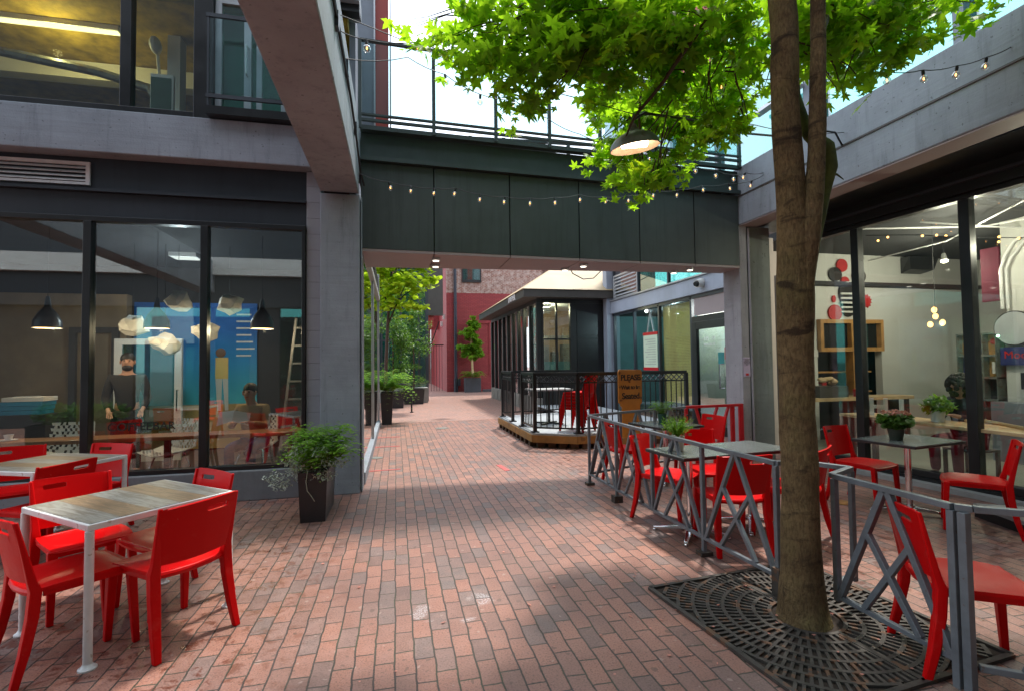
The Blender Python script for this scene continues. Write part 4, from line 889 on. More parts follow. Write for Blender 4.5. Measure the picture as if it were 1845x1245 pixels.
for (x, y, r, lab) in ((4.76,4.62,.1,'small round brass drain cover in the patio paving'),(1.1,12.5,.16,'round iron cover set in the alley paving'),(-.33,8.87,.1,'small metal cover by the alley window kerb')):
    m = MB(); m.cyl((x,y,.001),(x,y,.007),r,n=20); m.cyl((x,y,.007),(x,y,.009),r*.8,n=20); tag(m.build('drain_cover', 'galvanised' if r > .12 or x < 0 else 'fir_timber', origin=(x,y,0)), lab, 'drain cover')
# tree grate
gr = thing('tree_grate', 'square cast iron tree grate with rings of slots around the trunk', 'grate', (2.42,2.62,0))
GA = math.atan2(.06,.62); GC = Vector((2.42,2.63,0)); 
def g2(u_, v_): return (GC.x+u_*math.cos(GA)-v_*math.sin(GA), GC.y+u_*math.sin(GA)+v_*math.cos(GA))
HS = .66
MB().prism([g2(-HS,-HS),g2(HS,-HS),g2(HS,HS),g2(-HS,HS)], -.01, .0035).build('pit', 'soil', gr)
m = MB()
for a, b in (((-HS,-HS),(HS,-HS)),((HS,-HS),(HS,HS)),((HS,HS),(-HS,HS)),((-HS,HS),(-HS,-HS)),((-.0,-HS),(-.0,-.22)),((0,.22),(0,HS))): m.bar((*g2(*a),.011),(*g2(*b),.011),.03,.018)
m.build('grate_frame', 'cast_iron', gr)
rings = [.2,.29,.38,.47,.56,.65,.74,.83]
for r in rings:
    for qd in range(1 if r+.02 < HS else 4):
        n = 96; m = MB(); k0, k1 = (0, n) if r+.02 < HS else (qd*24, qd*24+24)
        for k in range(k0, k1):
            a0, a1 = 2*math.pi*k/n, 2*math.pi*(k+1)/n; ps = [(math.cos(a)*q_, math.sin(a)*q_) for a, q_ in ((a0,r-.011),(a1,r-.011),(a1,r+.011),(a0,r+.011))]
            if max(max(abs(p[0]),abs(p[1])) for p in ps) < HS-.005: m.prism([g2(*p) for p in ps], .004, .018)
        if m.v: m.build('ring', 'cast_iron', gr)
m = MB()
for i in range(len(rings)-1):
    r0, r1 = rings[i]+.011, rings[i+1]-.011; n = int(2*math.pi*rings[i]/.036)
    for k in range(n):
        a = 2*math.pi*k/n; w = .0085
        p = [(math.cos(a)*r0-math.sin(a)*w, math.sin(a)*r0+math.cos(a)*w),(math.cos(a)*r0+math.sin(a)*w, math.sin(a)*r0-math.cos(a)*w),(math.cos(a)*r1+math.sin(a)*w, math.sin(a)*r1-math.cos(a)*w),(math.cos(a)*r1-math.sin(a)*w, math.sin(a)*r1+math.cos(a)*w)]
        if max(max(abs(q_[0]),abs(q_[1])) for q_ in p) < HS-.005: m.prism([g2(*q_) for q_ in p[::-1]], .004, .0165)
m.build('bar_grating', 'cast_iron', gr)
# handrail in the alley
t = thing('handrail', 'black bent pipe handrail standing in the alley by the planters', 'handrail', (.49,16.9,0))
m = MB(); m.tube([(-.35,17.0,.0),(-.35,17.0,.86),(-.28,16.98,.93),(.42,16.9,.93),(.49,16.9,.86),(.49,16.9,.02)], .028, 10); m.cyl((.49,16.9,0),(.49,16.9,.03),.06); tag(m.build('pipe', 'black_frame', t, smooth=True))
# ================================================================= PLANTS
def maple_shape(rnd):
    pts = []
    lob = [(90,1.0),(38,.86),(142,.86),(-18,.62),(198,.62)]
    prof = [(-90,.12),(-62,.30),(-32,.40),(-18,.66),(-4,.42),(10,.40),(24,.62),(38,.92),(52,.60),(64,.42),(76,.68),(90,1.06),(104,.68),(116,.42),(128,.60),(142,.92),(156,.62),(170,.40),(184,.42),(198,.66),(212,.40),(242,.30)]
    return [(r*math.cos(R(a)), r*math.sin(R(a))) for a, r in prof]
MAPLE = maple_shape(random)
HEART = [(0,-.9),(.45,-.7),(.75,-.2),(.6,.35),(.2,.55),(0,.95),(-.2,.55),(-.6,.35),(-.75,-.2),(-.45,-.7)]
OVAL = [(0,-1),(.28,-.3),(.26,.35),(0,1),(-.26,.35),(-.28,-.3)]
def leaf(mb, p, size, shape, yaw, tilt, roll, fold=.15):
    Mx = Matrix.Translation(p) @ Matrix.Rotation(yaw,4,'Z') @ Matrix.Rotation(tilt,4,'X') @ Matrix.Rotation(roll,4,'Y')
    b = len(mb.v); n = len(shape)
    mb.v.append(Mx @ Vector((0,0,0)))
    for x, y in shape: mb.v.append(Mx @ Vector((x*size, y*size, -abs(x)*size*fold-(y*y)*size*.12)))
    mb.f += [(b, b+1+i, b+1+(i+1) % n) for i in range(n)]
def leaf_cloud(cl, n, size, shape, seed, flat=.9, clump=0, tiltr=(.2,.9), surf=0):
    rnd = random.Random(seed); mb = MB(); vol = [c[3]*c[4]*c[5] for c in cl]
    cls = []
    for c in cl:
        k = max(1, clump)
        cls.append([(rnd.gauss(0,.42), rnd.gauss(0,.42), rnd.gauss(0,.42)) for _ in range(k)])
    for _ in range(n):
        ci = rnd.choices(range(len(cl)), vol)[0]; x, y, z, a, b_, c_ = cl[ci]
        while True:
            u_, v_, w_ = (rnd.uniform(-1,1) for _ in range(3)); q_ = u_*u_+v_*v_+w_*w_
            if q_ < 1 and (q_ > surf): break
        if clump:
            o_ = rnd.choice(cls[ci]); u_ = u_*.45+o_[0]; v_ = v_*.45+o_[1]; w_ = w_*.4+o_[2]
        s_ = size*rnd.uniform(.65,1.25)
        leaf(mb, (x+u_*a, y+v_*b_, z+w_*c_), s_, shape, rnd.uniform(0,6.28), rnd.choice((-1,1))*rnd.uniform(*tiltr), rnd.uniform(-.5,.5))
    return mb
def frond(mb, p, ang, L, rise, w, droop=1.0, n=14):
    pv_ = Vector(p); d = Vector((math.cos(ang), math.sin(ang), 0)); sd = Vector((-d.y, d.x, 0)); prev = None
    for k in range(n+1):
        t_ = k/n; c = pv_+d*(L*t_*.9)+Vector((0,0,rise*math.sin(t_*2.0)-droop*L*.45*t_**2.4)); ww = w*math.sin(math.pi*(.12+.86*t_))**.8
        if k:
            for s_ in (-1,1):
                a_ = c; tip = c+sd*s_*ww+d*ww*.35-Vector((0,0,ww*.25)); e = d*(L/n*.42); b = len(mb.v)
                mb.v += [a_-e, tip-e*.4, tip+e*.4, a_+e]; mb.f.append((b,b+1,b+2,b+3))
        prev = c
def potted(name, label, cat, parts, group=None, loc=(0,0,0)):
    t = thing(name, label, cat, loc, group=group)
    for nm, mb, mat, sm in parts: mb.build(nm, mat, t, smooth=sm)
    return t
def taper_box(x0, y0, x1, y1, z, inset=.02, wall=.02):
    m = MB(); i = inset
    q = [(x0+i,y0+i,0),(x1-i,y0+i,0),(x1-i,y1-i,0),(x0+i,y1-i,0),(x0,y0,z),(x1,y0,z),(x1,y1,z),(x0,y1,z),(x0+wall,y0+wall,z),(x1-wall,y0+wall,z),(x1-wall,y1-wall,z),(x0+wall,y1-wall,z),(x0+wall,y0+wall,z-.05),(x1-wall,y0+wall,z-.05),(x1-wall,y1-wall,z-.05),(x0+wall,y1-wall,z-.05)]
    m.add(q, [(0,3,2,1),(0,1,5,4),(1,2,6,5),(2,3,7,6),(3,0,4,7),(4,5,9,8),(5,6,10,9),(6,7,11,10),(7,4,8,11),(8,9,13,12),(9,10,14,13),(10,11,15,14),(11,8,12,15)]); return m
def soil_(x0,y0,x1,y1,z): return MB().box(x0,y0,z-.05,x1,y1,z)
# planter by the pillar
pl = MB()
P1 = (-.965,5.42,-.685,6.16)
fm = MB(); rnd = random.Random(3)
for k in range(280):
    a = rnd.uniform(0,6.28); frond(fm, (-.80+rnd.uniform(-.12,.14), 5.72+rnd.uniform(-.28,.28), .50), a, rnd.uniform(.18,.46), rnd.uniform(.18,.5), .05, rnd.uniform(.5,1.3), 10)
vg = leaf_cloud([(-.88,5.5,.58,.27,.2,.2),(-.95,5.45,.5,.26,.16,.14),(-.75,5.5,.62,.2,.2,.14)], 2000, .021, OVAL, 5, clump=9)
potted('planter', 'tall black square planter with bushy fern and white edged ivy at the grey pillar', 'planter', [('box', taper_box(*P1,.5), 'planter_black', False), ('soil_bed', soil_(-.945,5.44,-.705,6.14,.47), 'soil', False), ('fern_leaves', fm, 'fern_leaf', False), ('ivy_leaves', vg, 'variegated_leaf', False), ('trailing_stem', MB().tube([(-.87,5.42,.52),(-.88,5.38,.42),(-.87,5.385,.33),(-.83,5.39,.27),(-.80,5.39,.22)], .004, 5), 'variegated_leaf', True)], loc=(-.83,5.8,0))
# alley fern planter
fm = MB()
for k in range(95): frond(fm, (-.26+rnd.uniform(-.1,.1), 13.95+rnd.uniform(-.15,.15), .85), rnd.uniform(0,6.28), rnd.uniform(.5,1.0), rnd.uniform(.25,.75), .1, rnd.uniform(.6,1.9), 12)
potted('planter', 'black tapered planter with a big arching fern by the alley window', 'planter', [('box', taper_box(-.41,13.7,-.08,14.3,.84,.04), 'planter_black', False), ('soil_bed', soil_(-.39,13.72,-.1,14.28,.8), 'soil', False), ('fern_leaves', fm, 'fern_leaf', False)], loc=(-.24,14,0))
# alley tree with lime leaves
at = thing('alley_tree', 'slim tree with lime green leaves above the fern planter', 'tree', (-.3,17.6,0))
m = MB(); m.tube([(-.36,17.6,0),(-.34,17.6,1.5),(-.28,17.6,2.9),(-.2,17.6,4.0),(-.1,17.6,5.4)], [.07,.06,.05,.035,.015], 8)
for b_ in ([(-.28,17.6,2.9),(.1,17.5,3.8),(.5,17.4,4.7)],[(-.22,17.6,3.4),(.2,17.8,3.9),(.8,17.9,4.4)],[(-.25,17.6,3.6),(-.6,17.5,4.4),(-.8,17.5,5.2)],[(-.2,17.6,4.0),(.05,17.3,4.9),(.1,17.2,5.6)]): m.tube(b_, [.03,.02,.008], 6)
m.build('trunk', 'branch_bark', at, smooth=True)
leaf_cloud([(.35,17.5,4.35,.95,.8,.55),(.0,17.5,5.1,1.0,.9,.7),(.75,17.6,5.0,.7,.8,.6),(.1,17.5,3.55,.75,.6,.35),(-.5,17.5,4.6,.6,.6,.9),(1.15,17.6,4.55,.3,.5,.35)], 1500, .13, HEART, 11, clump=12, tiltr=(.1,.8)).build('crown', 'lime_leaf', at)
# evergreen shrub trees in alley planters
for (x, y, lab, cl, z) in ((.68,20.6,'evergreen standard tree in a dark planter beside the alley handrail',[(.62,20.6,2.6,.75,.6,1.0),(.75,20.6,3.3,.6,.5,.6),(.6,20.6,1.5,.55,.5,.18)],.6),(-.12,19.0,'evergreen shrub growing against the teal glass behind the fern',[(-.0,19,2.5,.55,.6,.9),(.1,19,1.5,.4,.5,.6)],.6)):
    t = thing('shrub_tree', lab, 'tree', (x,y,0))
    taper_box(x-.42,y-.3,x+.42,y+.3,z,.05).build('box', 'planter_black', t); m = MB(); m.tube([(x,y,.3),(x+.02,y,1.4),(x,y,2.6)], [.04,.035,.02], 7); m.build('trunk', 'branch_bark', t, smooth=True)
    leaf_cloud(cl, 1900, .07, OVAL, int(x*10)+21, clump=14).build('crown', 'dark_leaf', t)
t = thing('stone_planter', 'grey block planter with low spiky plants at the corner of the teal building', 'planter', (1.0,21.4,0)); B('box', 'stone_grey', t, [(.62,21.0,0,1.28,21.8,.62)])
fm = MB()
for k in range(60): frond(fm, (.8+rnd.uniform(-.5,.4), 20.9+rnd.uniform(-.1,.1), .6), rnd.uniform(0,6.28), rnd.uniform(.3,.6), rnd.uniform(.3,.7), .05, .8, 8)
fm.build('leaves', 'bright_leaf', t)
# topiary
t = thing('topiary', 'two tiered topiary tree in a grey box against the red brick wall', 'tree', (4.15,28,0)); MB().box(3.72,27.7,0,4.6,28.3,.8).build('box', 'planter_grey', t)
m = MB(); m.tube([(4.2,28,.7),(4.15,28,1.8),(4.1,28,3.4)], [.07,.06,.03], 8); m.build('trunk', 'pale_wood', t, smooth=True)
leaf_cloud([(4.1,28,3.7,.5,.5,.42),(3.95,28,3.3,.36,.4,.28),(4.35,28,3.8,.34,.4,.3),(4.15,28,3.05,.36,.4,.3),(4.25,28,2.5,.6,.5,.4),(3.95,28,2.25,.4,.4,.3),(4.5,28,2.7,.34,.4,.26),(4.15,28,1.95,.34,.4,.25)], 2600, .14, OVAL, 31, clump=7).build('crown', 'bright_leaf', t)
fm = MB()
for k in range(60): frond(fm, (4.15+rnd.uniform(-.3,.3), 27.95, .8), rnd.uniform(0,6.28), rnd.uniform(.4,.8), rnd.uniform(.2,.5), .12, 1, 8)
fm.build('fern_leaves', 'bright_leaf', t)
MB().box(4.75,27.9,0,5.3,28.2,.14).build('tray', 'planter_grey', t)
# table pots
def pot_prof(r, h): return [(.001,0),(r*.72,0),(r*.98,h),(r*1.04,h),(r*1.04,h*.86),(r,h*.86)]
def table_plant(label, x, y, z, r, h, mat, leafmb, leafm, extra=None):
    t = thing('potted_plant', label, 'potted plant', (x,y,z)); m = MB(); m.lathe([(.001,0),(r*.75,0),(r,h),(r*.9,h),(r*.88,h-.012),(.001,h-.012)], (x,y,z), 20); m.build('pot', mat, t, smooth=True)
    leafmb.build('leaves', leafm, t)
    if extra: extra[0].build('flower_heads', extra[1], t)
    return t
zt = .753
fm = MB()
for k in range(60): frond(fm, (3.46+rnd.uniform(-.02,.02), 6.12, zt+.11), rnd.uniform(0,6.28), rnd.uniform(.12,.24), rnd.uniform(.1,.22), .03, 1, 9)
table_plant('small fern in a dark green pot on the back black table', 3.46, 6.12, zt, .062, .125, 'green_pot', fm, 'bright_leaf')
fm = MB()
for k in range(150):
    a = rnd.uniform(0,6.28); r_ = rnd.uniform(.02,.13); h_ = rnd.uniform(.08,.2); p = Vector((2.53,4.2,zt+.12)); q_ = p+Vector((math.cos(a)*r_*1.3, math.sin(a)*r_*1.3, h_)); fm.tube([p, p.lerp(q_,.5)+Vector((0,0,.03)), q_], .0016, 3, cap=False)
    for j in range(7): leaf(fm, p.lerp(q_, .3+.1*j), .012, OVAL, rnd.uniform(0,6.28), rnd.uniform(-1,1), 0)
ex = MB()
for k in range(9): ex.sph((2.53+rnd.uniform(-.1,.1), 4.2+rnd.uniform(-.08,.08), zt+.3+rnd.uniform(0,.04)), .009, 6, 5)
table_plant('lavender like herb in a cream pot on the long black table', 2.53, 4.2, zt, .06, .13, 'cream_pot', fm, 'bright_leaf', (ex, 'lettering_black'))
fl = leaf_cloud([(4.95,4.13,zt+.19,.17,.16,.085),(4.95,4.13,zt+.15,.12,.12,.05)], 330, .036, HEART, 77, tiltr=(.1,1.0))
ex = leaf_cloud([(4.95,4.13,zt+.27,.13,.13,.03)], 130, .016, HEART, 78, tiltr=(.1,1.2))
table_plant('flower pot with pink and cream blossom on the far right table', 4.95, 4.13, zt, .075, .11, 'olive_pot', fl, 'dark_leaf', (ex, 'petal'))
# ================================================================= MAIN TREE
tr = thing('maple_tree', 'maple tree with forked mossy trunk rising through the patio rail', 'tree', (2.4,2.62,0))
def wobble(pts, rs, n=12, amp=.012, sub=6):
    P_, R_ = [], []
    for i in range(len(pts)-1):
        a, b = Vector(pts[i]), Vector(pts[i+1])
        for k in range(sub):
            t_ = k/sub; p = a.lerp(b, t_); nv = noise.noise_vector(p*3); P_.append(p+Vector((nv.x,nv.y,0))*amp); R_.append(rs[i]*(1-t_)+rs[i+1]*t_+noise.noise(p*6)*rs[i]*.06)
    P_.append(Vector(pts[-1])); R_.append(rs[-1]); return P_, R_
m = MB()
for pts_, rs_ in (([(2.395,2.62,-.02),(2.395,2.62,.06),(2.395,2.62,.25),(2.39,2.62,.75),(2.40,2.62,1.5),(2.415,2.62,2.15),(2.40,2.62,2.55),(2.38,2.62,3.2),(2.38,2.62,3.8),(2.36,2.65,5),(2.3,2.7,6.5)],[.16,.14,.116,.102,.098,.106,.086,.08,.079,.07,.03]),
                 ([(2.42,2.56,1.95),(2.46,2.54,2.35),(2.50,2.53,2.75),(2.53,2.53,3.2),(2.57,2.54,3.8),(2.62,2.56,5),(2.8,2.6,6.5)],[.045,.06,.05,.045,.042,.035,.02])):
    P_, R_ = wobble(pts_, rs_); m.tube(P_, R_, 16)
m.build('trunk', 'bark', tr, smooth=True)
m = MB(); P_, R_ = wobble([(2.46,2.6,1.9),(2.53,2.6,2.3),(2.62,2.6,2.6),(2.66,2.6,2.78),(2.64,2.6,2.9),(2.58,2.66,3.0),(2.56,2.72,3.3),(2.55,2.75,3.9)],[.04,.045,.042,.055,.052,.036,.028,.02]); m.tube(P_, R_, 12)
m.tube([(2.66,2.6,2.72),(2.73,2.6,2.74),(2.78,2.6,2.71)], [.012,.007,.003], 5); m.build('mossy_limb', 'moss_bark', tr, smooth=True)
# crown: clusters (u-free world ellipsoids) hanging over the court
CR = [(.75,3.5,3.95,.34,.5,.16),(.5,3.6,4.0,.22,.35,.14),(1.05,3.3,3.80,.30,.4,.22),(1.0,3.3,3.55,.24,.35,.13),(1.35,3.2,3.75,.38,.5,.24),(1.1,3.3,4.15,.5,.6,.22),(1.75,3.2,3.95,.45,.6,.22),(2.1,3.4,3.95,.45,.6,.3),(1.8,3.7,3.75,.3,.4,.14),
 (2.15,4.3,3.94,.46,.35,.22),(2.6,4.3,3.97,.46,.4,.3),(2.9,4.2,4.0,.36,.4,.36),(2.85,4.1,3.7,.24,.25,.16),(2.05,4.55,3.62,.36,.3,.14),(2.4,4.5,3.5,.34,.3,.14),(2.5,4.4,3.32,.3,.28,.12),(2.15,4.4,3.24,.24,.22,.1),(2.7,4.4,3.6,.24,.25,.1),(2.3,4.4,3.12,.14,.15,.06),
 (2.95,3.0,3.95,.36,.4,.2),(3.35,3.0,4.05,.38,.45,.22),(3.75,3.2,4.2,.4,.5,.2),(4.15,3.3,4.45,.4,.5,.18),(3.5,3.2,3.85,.22,.3,.1),(3.25,3.1,3.62,.13,.16,.1),(3.05,3.2,3.8,.22,.3,.12),(4.6,3.2,4.66,.4,.4,.15),(3.0,3.1,4.25,.42,.4,.2),(3.6,3.0,4.4,.42,.4,.2),(2.35,3.3,4.1,.4,.5,.22),(1.5,3.4,4.15,.5,.5,.2),(.95,3.4,3.45,.28,.3,.10),(.62,3.5,3.72,.28,.35,.11),(.34,3.6,3.86,.2,.25,.09),(.15,3.7,4.02,.16,.2,.07),(4.4,3.1,4.3,.3,.35,.12),(3.9,3.1,4.05,.25,.3,.12),(3.5,3.1,3.66,.12,.15,.1),(2.95,4.0,3.75,.22,.2,.2),(2.66,3.6,3.72,.28,.25,.2),(2.75,3.5,4.0,.3,.3,.18),(2.45,3.6,3.55,.2,.2,.12),(2.25,3.7,3.78,.25,.2,.16),(2.05,3.9,3.18,.2,.2,.12),(2.75,3.5,3.45,.13,.15,.12),(3.15,3.2,4.3,.35,.3,.15),(3.2,3.1,4.05,.25,.3,.12)]
HI = [(2.3,2.9,5.4,1.6,1.5,.9),(1.4,3.2,4.9,1.1,1.0,.5),(3.3,3.0,5.0,1.1,1.1,.5),(2.3,2.6,6.6,1.4,1.4,.9),(2.2,4.0,4.9,1.2,.8,.45)]
mb = leaf_cloud(CR, 8400, .077, MAPLE, 101, clump=16, tiltr=(.1,1.25))
m2 = leaf_cloud(HI, 600, .1, MAPLE, 102, clump=14, tiltr=(.05,.8)); b0 = len(mb.v); mb.v += m2.v; mb.f += [tuple(i+b0 for i in f) for f in m2.f]
mb.build('crown', 'maple_leaf', tr)
m = MB()
for pts_, rs_ in (([(2.38,2.62,3.9),(2.1,2.9,4.35),(1.6,3.2,4.5),(1.0,3.4,4.3)],[.05,.035,.022,.01]),([(2.5,2.54,4.2),(2.35,2.9,4.25),(2.15,3.2,3.95),(1.82,3.4,3.45),(1.72,3.5,3.25)],[.03,.022,.018,.012,.006]),
   ([(2.56,2.54,3.6),(2.9,2.8,4.0),(3.4,3.0,4.3),(4.1,3.3,4.6)],[.03,.022,.016,.008]),([(2.4,2.62,4.3),(2.2,3.2,4.35),(2.1,3.9,4.1),(2.2,4.2,3.6),(2.25,4.2,3.2)],[.03,.022,.015,.01,.004]),([(1.6,3.2,4.5),(1.2,3.1,4.2),(.8,3.3,4.0)],[.018,.012,.005]),([(2.15,3.2,4.3),(1.8,3.6,4.1),(1.5,3.8,3.85)],[.015,.01,.004]),([(3.4,3.0,4.3),(3.42,3.05,4.0),(3.35,3.1,3.7)],[.012,.008,.004]),([(2.6,3.5,4.2),(2.7,3.8,3.9),(2.6,3.9,3.5)],[.012,.008,.004]),([(2.4,2.65,4.6),(2.5,3.2,4.5),(2.6,3.5,4.2)],[.03,.02,.012])):
    P_, R_ = wobble(pts_, rs_, amp=.05, sub=5); m.tube(P_, R_, 7)
rn = random.Random(41)
for (x,y,z,a_,b_,c_) in CR:
    for q_ in range(3):
        e_ = Vector((x+rn.uniform(-.9,.9)*a_, y+rn.uniform(-.9,.9)*b_, z+rn.uniform(-.8,.8)*c_)); s_ = Vector((x,y,z)).lerp(Vector((2.3,3.0,4.4)), rn.uniform(.15,.4)); P_, R_ = wobble([s_, s_.lerp(e_,.5)+Vector((0,0,.05)), e_], [.007,.005,.002], amp=.04, sub=4); m.tube(P_, R_, 5)
m.build('branch', 'branch_bark', tr, smooth=True)
# ================================================================= STRING LIGHTS AND LAMP
bulbsrc = {}
def string(label, pts, group, wire_ext=()):
    t = thing('string_light', label, 'string lights', tuple(pts[len(pts)//2][0:3]), group=group)
    allp = [Vector(p[:3]) for p in pts]; path = []
    for i in range(len(allp)-1):
        a, b = allp[i], allp[i+1]; s_ = min(.06, (b-a).length*.05)
        for k in range(4): f_ = k/4; path.append(a.lerp(b, f_)-Vector((0,0,s_*4*f_*(1-f_))))
    path.append(allp[-1]); MB().tube(path, .0045, 5).build('wire', 'cable', t, smooth=True)
    rn = random.Random(len(label))
    for p in pts:
        if len(p) < 4: continue
        x, y, z = p[:3]; tilt = Matrix.Rotation(rn.uniform(-.35,.35),3,'X') @ Matrix.Rotation(rn.uniform(-.35,.35),3,'Y')
        m = MB(); m.lathe([(.001,.0),(.011,0),(.014,-.014),(.013,-.042),(.001,-.042)], (x,y,z), 8, tilt); so_ = m.build('socket', 'bulb_socket', t, smooth=True)
        m = MB(); m.lathe([(.009,-.042),(.013,-.048),(.025,-.058),(.0315,-.076),(.025,-.096),(.012,-.106),(.001,-.108)], (x,y,z), 12, tilt); bu = m.build('bulb', 'bulb_glass', t, smooth=True)
        m = MB(); m.lathe([(.001,-.06),(.006,-.068),(.007,-.076),(.001,-.086)], (x,y,z), 8, tilt); m.build('filament', 'filament', bu)
GS = 'festoon bulb strings across the court'
string('highest string of clear bulbs running through the leaves between both beams', [(-.45,4.31,4.36),(-.23,4.26,4.28,1),(.2,4.18,4.27,1),(.54,4.12,4.17,1),(.89,4.06,4.13,1),(1.24,3.99,4.09,1),(1.6,3.93,4.03,1),(1.95,3.86,4.01,1),(2.32,3.8,4.0,1),(2.74,3.72,4.0,1),(3.54,3.57,4.06,1),(3.86,3.51,4.06,1),(4.19,3.45,4.07,1),(4.51,3.39,4.09,1),(4.83,3.34,4.14,1),(5.1,3.29,4.22,1),(5.3,3.23,4.3)], GS)
string('string of clear bulbs sloping down in front of the bridge glass', [(-.43,4.6,4.3),(.12,4.76,4.48),(.48,4.87,4.42,1),(.85,4.98,4.32,1),(1.23,5.09,4.36,1),(1.63,5.21,4.26),(2.06,5.34,4.18),(2.39,5.44,4.17,1),(3.1,5.65,4.15,1),(3.45,5.75,4.14,1),(3.91,5.89,4.16,1),(4.29,6.0,4.18,1),(4.64,6.1,4.18,1),(4.9,6.18,4.26,1),(5.3,6.3,4.33)], GS)
string('string of small lit bulbs drooping low across the green bridge panels', [(-.43,6.3,3.9),(-.08,6.3,3.82,1),(.19,6.3,3.79,1),(.49,6.3,3.78,1),(.75,6.3,3.8,1),(1.07,6.3,3.74,1),(1.39,6.3,3.73,1),(1.72,6.3,3.73,1),(2.06,6.3,3.76,1),(2.41,6.3,3.82,1),(2.76,6.3,3.81,1),(3.13,6.3,3.85,1),(3.52,6.3,3.95,1),(3.89,6.3,3.98,1),(4.27,6.3,4.07,1),(4.71,6.3,4.13,1),(5.1,6.3,4.2,1),(5.3,6.3,4.3)], GS)
lp = thing('hanging_lamp', 'weathered metal barn lamp hanging lit from a wire between the beams', 'lamp', (2.0,3.9,3.42))
m = MB(); m.tube([(-.43,4.2,4.42),(.8,4.1,4.0),(1.4,3.75,3.70),(1.84,3.58,3.52),(2.9,3.95,3.78),(4.0,4.4,3.95),(4.9,4.8,4.2),(5.3,4.93,4.31)], .004, 5); m.build('wire', 'cable', lp, smooth=True)
m = MB(); m.tube([(1.84,3.58,3.48),(1.95,3.62,3.56),(2.6,3.9,3.70),(3.2,4.15,3.76),(4.0,4.4,3.90),(4.7,4.7,4.18),(5.1,4.86,4.26),(5.29,4.95,4.16)], .011, 7); m.build('power_cable', 'cable', lp, smooth=True)
tl = Matrix.Rotation(R(-9), 3, 'Y') @ Matrix.Rotation(R(6), 3, 'X'); lc = (1.84,3.58,3.27)
m = MB(); m.lathe([(.001,.165),(.028,.16),(.032,.135),(.045,.125),(.05,.105),(.09,.092),(.15,.06),(.185,.02),(.19,-.008),(.196,-.018),(.19,-.022)], lc, 30, tl); m.build('shade', 'galvanised', lp, smooth=True)
m = MB(); m.lathe([(.19,-.022),(.18,-.008),(.15,.035),(.09,.06),(.001,.07)], lc, 30, tl); m.build('shade_lining', 'lamp_inside', lp, smooth=True)
m = MB(); m.cyl(Vector(lc)+tl @ Vector((-.10,0,.02)), Vector(lc)+tl @ Vector((.10,0,.02)), .038, n=14); m.build('bulb', 'lamp_glow', lp, smooth=True)
m = MB(); m.tube([Vector(lc)+tl @ Vector((0,0,.16)), Vector((1.84,3.58,3.52))], .012, 6); m.build('hook', 'galvanised', lp)
lw = thing('hanging_lamp', 'white enamel barn lamp hanging small in front of the far brick window', 'lamp', (2.5,17,4.9))
m = MB(); m.lathe([(.001,.2),(.05,.2),(.08,.14),(.22,.06),(.27,.0),(.28,-.05)], (2.42,16.0,4.72), 24); m.build('shade', 'white_paint', lw, smooth=True)
m = MB(); m.tube([(-.42,15.5,5.3),(1.0,15.8,5.0),(2.42,16.0,4.92),(4.2,16.2,5.1),(6.9,16.2,5.6)], .008, 5); m.build('wire', 'cable', lw)
# ================================================================= LEFT CAFE INTERIOR
mu = thing('mural', 'blue mural with a tan base on the cafe back wall', 'mural', (-3.2,10.5,1))
def muralmat():
    t = NT('mural_paint'); sp = t.n('SeparateXYZ'); t.l(t.n('NewGeometry').outputs['Position'], sp.inputs[0])
    c = t.ramp(t.math('MULTIPLY', sp.outputs[2], .33), [(.22,(.5,.33,.12)),(.285,(.5,.33,.12)),(.29,(.08,.5,.62)),(.55,(.03,.28,.6)),(.75,(.01,.12,.42)),(.9,(.01,.10,.38))])
    t.bsdf(c, .7); MATS['mural_paint'] = t.m
muralmat()
MB().box(-4.7,10.56,.05,-2.62,10.598,2.78).build('panel', 'mural_paint', mu)
m = MB()
for k in range(7): m.box(-2.98,10.55,2.55-k*.13,-2.72+(k%3)*.03,10.559,2.58-k*.13)
m.build('menu_lettering', 'paper_white', mu)
fg = MB(); fg.box(-3.34,10.55,1.35,-3.12,10.558,1.75); fg.build('yellow_shirt', 'blind_yellow', mu); fg = MB(); fg.add([(-3.30,10.552,.75),(-3.24,10.552,.75),(-3.22,10.552,1.349),(-3.34,10.552,1.349)],[(0,1,2,3)]); fg.add([(-3.17,10.552,.75),(-3.11,10.552,.75),(-3.12,10.552,1.349),(-3.215,10.552,1.349)],[(0,1,2,3)]); fg.build('painted_trousers', 'paper_white', mu)
fg = MB(); fg.sph((-3.25,10.55,1.84), .09, sc=(1,.1,1)); fg.build('painted_head', 'skin_dark', mu)
for (x,y,z,lab) in ((-3.24,8.6,2.58,'upper left of the row'),(-2.53,8.6,2.54,'upper right, nearest the dark corner'),(-3.84,8.6,2.21,'far left, over the doorway'),(-2.87,8.6,2.1,'lower right, behind the window bar'),(-3.42,8.6,1.93,'lowest, in front of the white door')):
    t = thing('paper_lamp', 'crumpled white paper lamp inside the left cafe, '+lab, 'lamp', (x,y,z), group='folded paper lamps in the left cafe')
    rn = random.Random(int(-x*100)); bm = bmesh.new(); bmesh.ops.create_icosphere(bm, subdivisions=2, radius=.19)
    for v in bm.verts: v.co *= rn.uniform(.62,1.25); v.co.z *= .85
    me = bpy.data.meshes.new('shade'); bm.to_mesh(me); bm.free(); me.materials.append(M('origami')); o = bpy.data.objects.new('shade', me); COL.objects.link(o); o.parent = t
    m = MB(); m.tube([(x,y,z+.15),(x,y,3.45)], .004, 4); m.build('cord', 'cable', t)
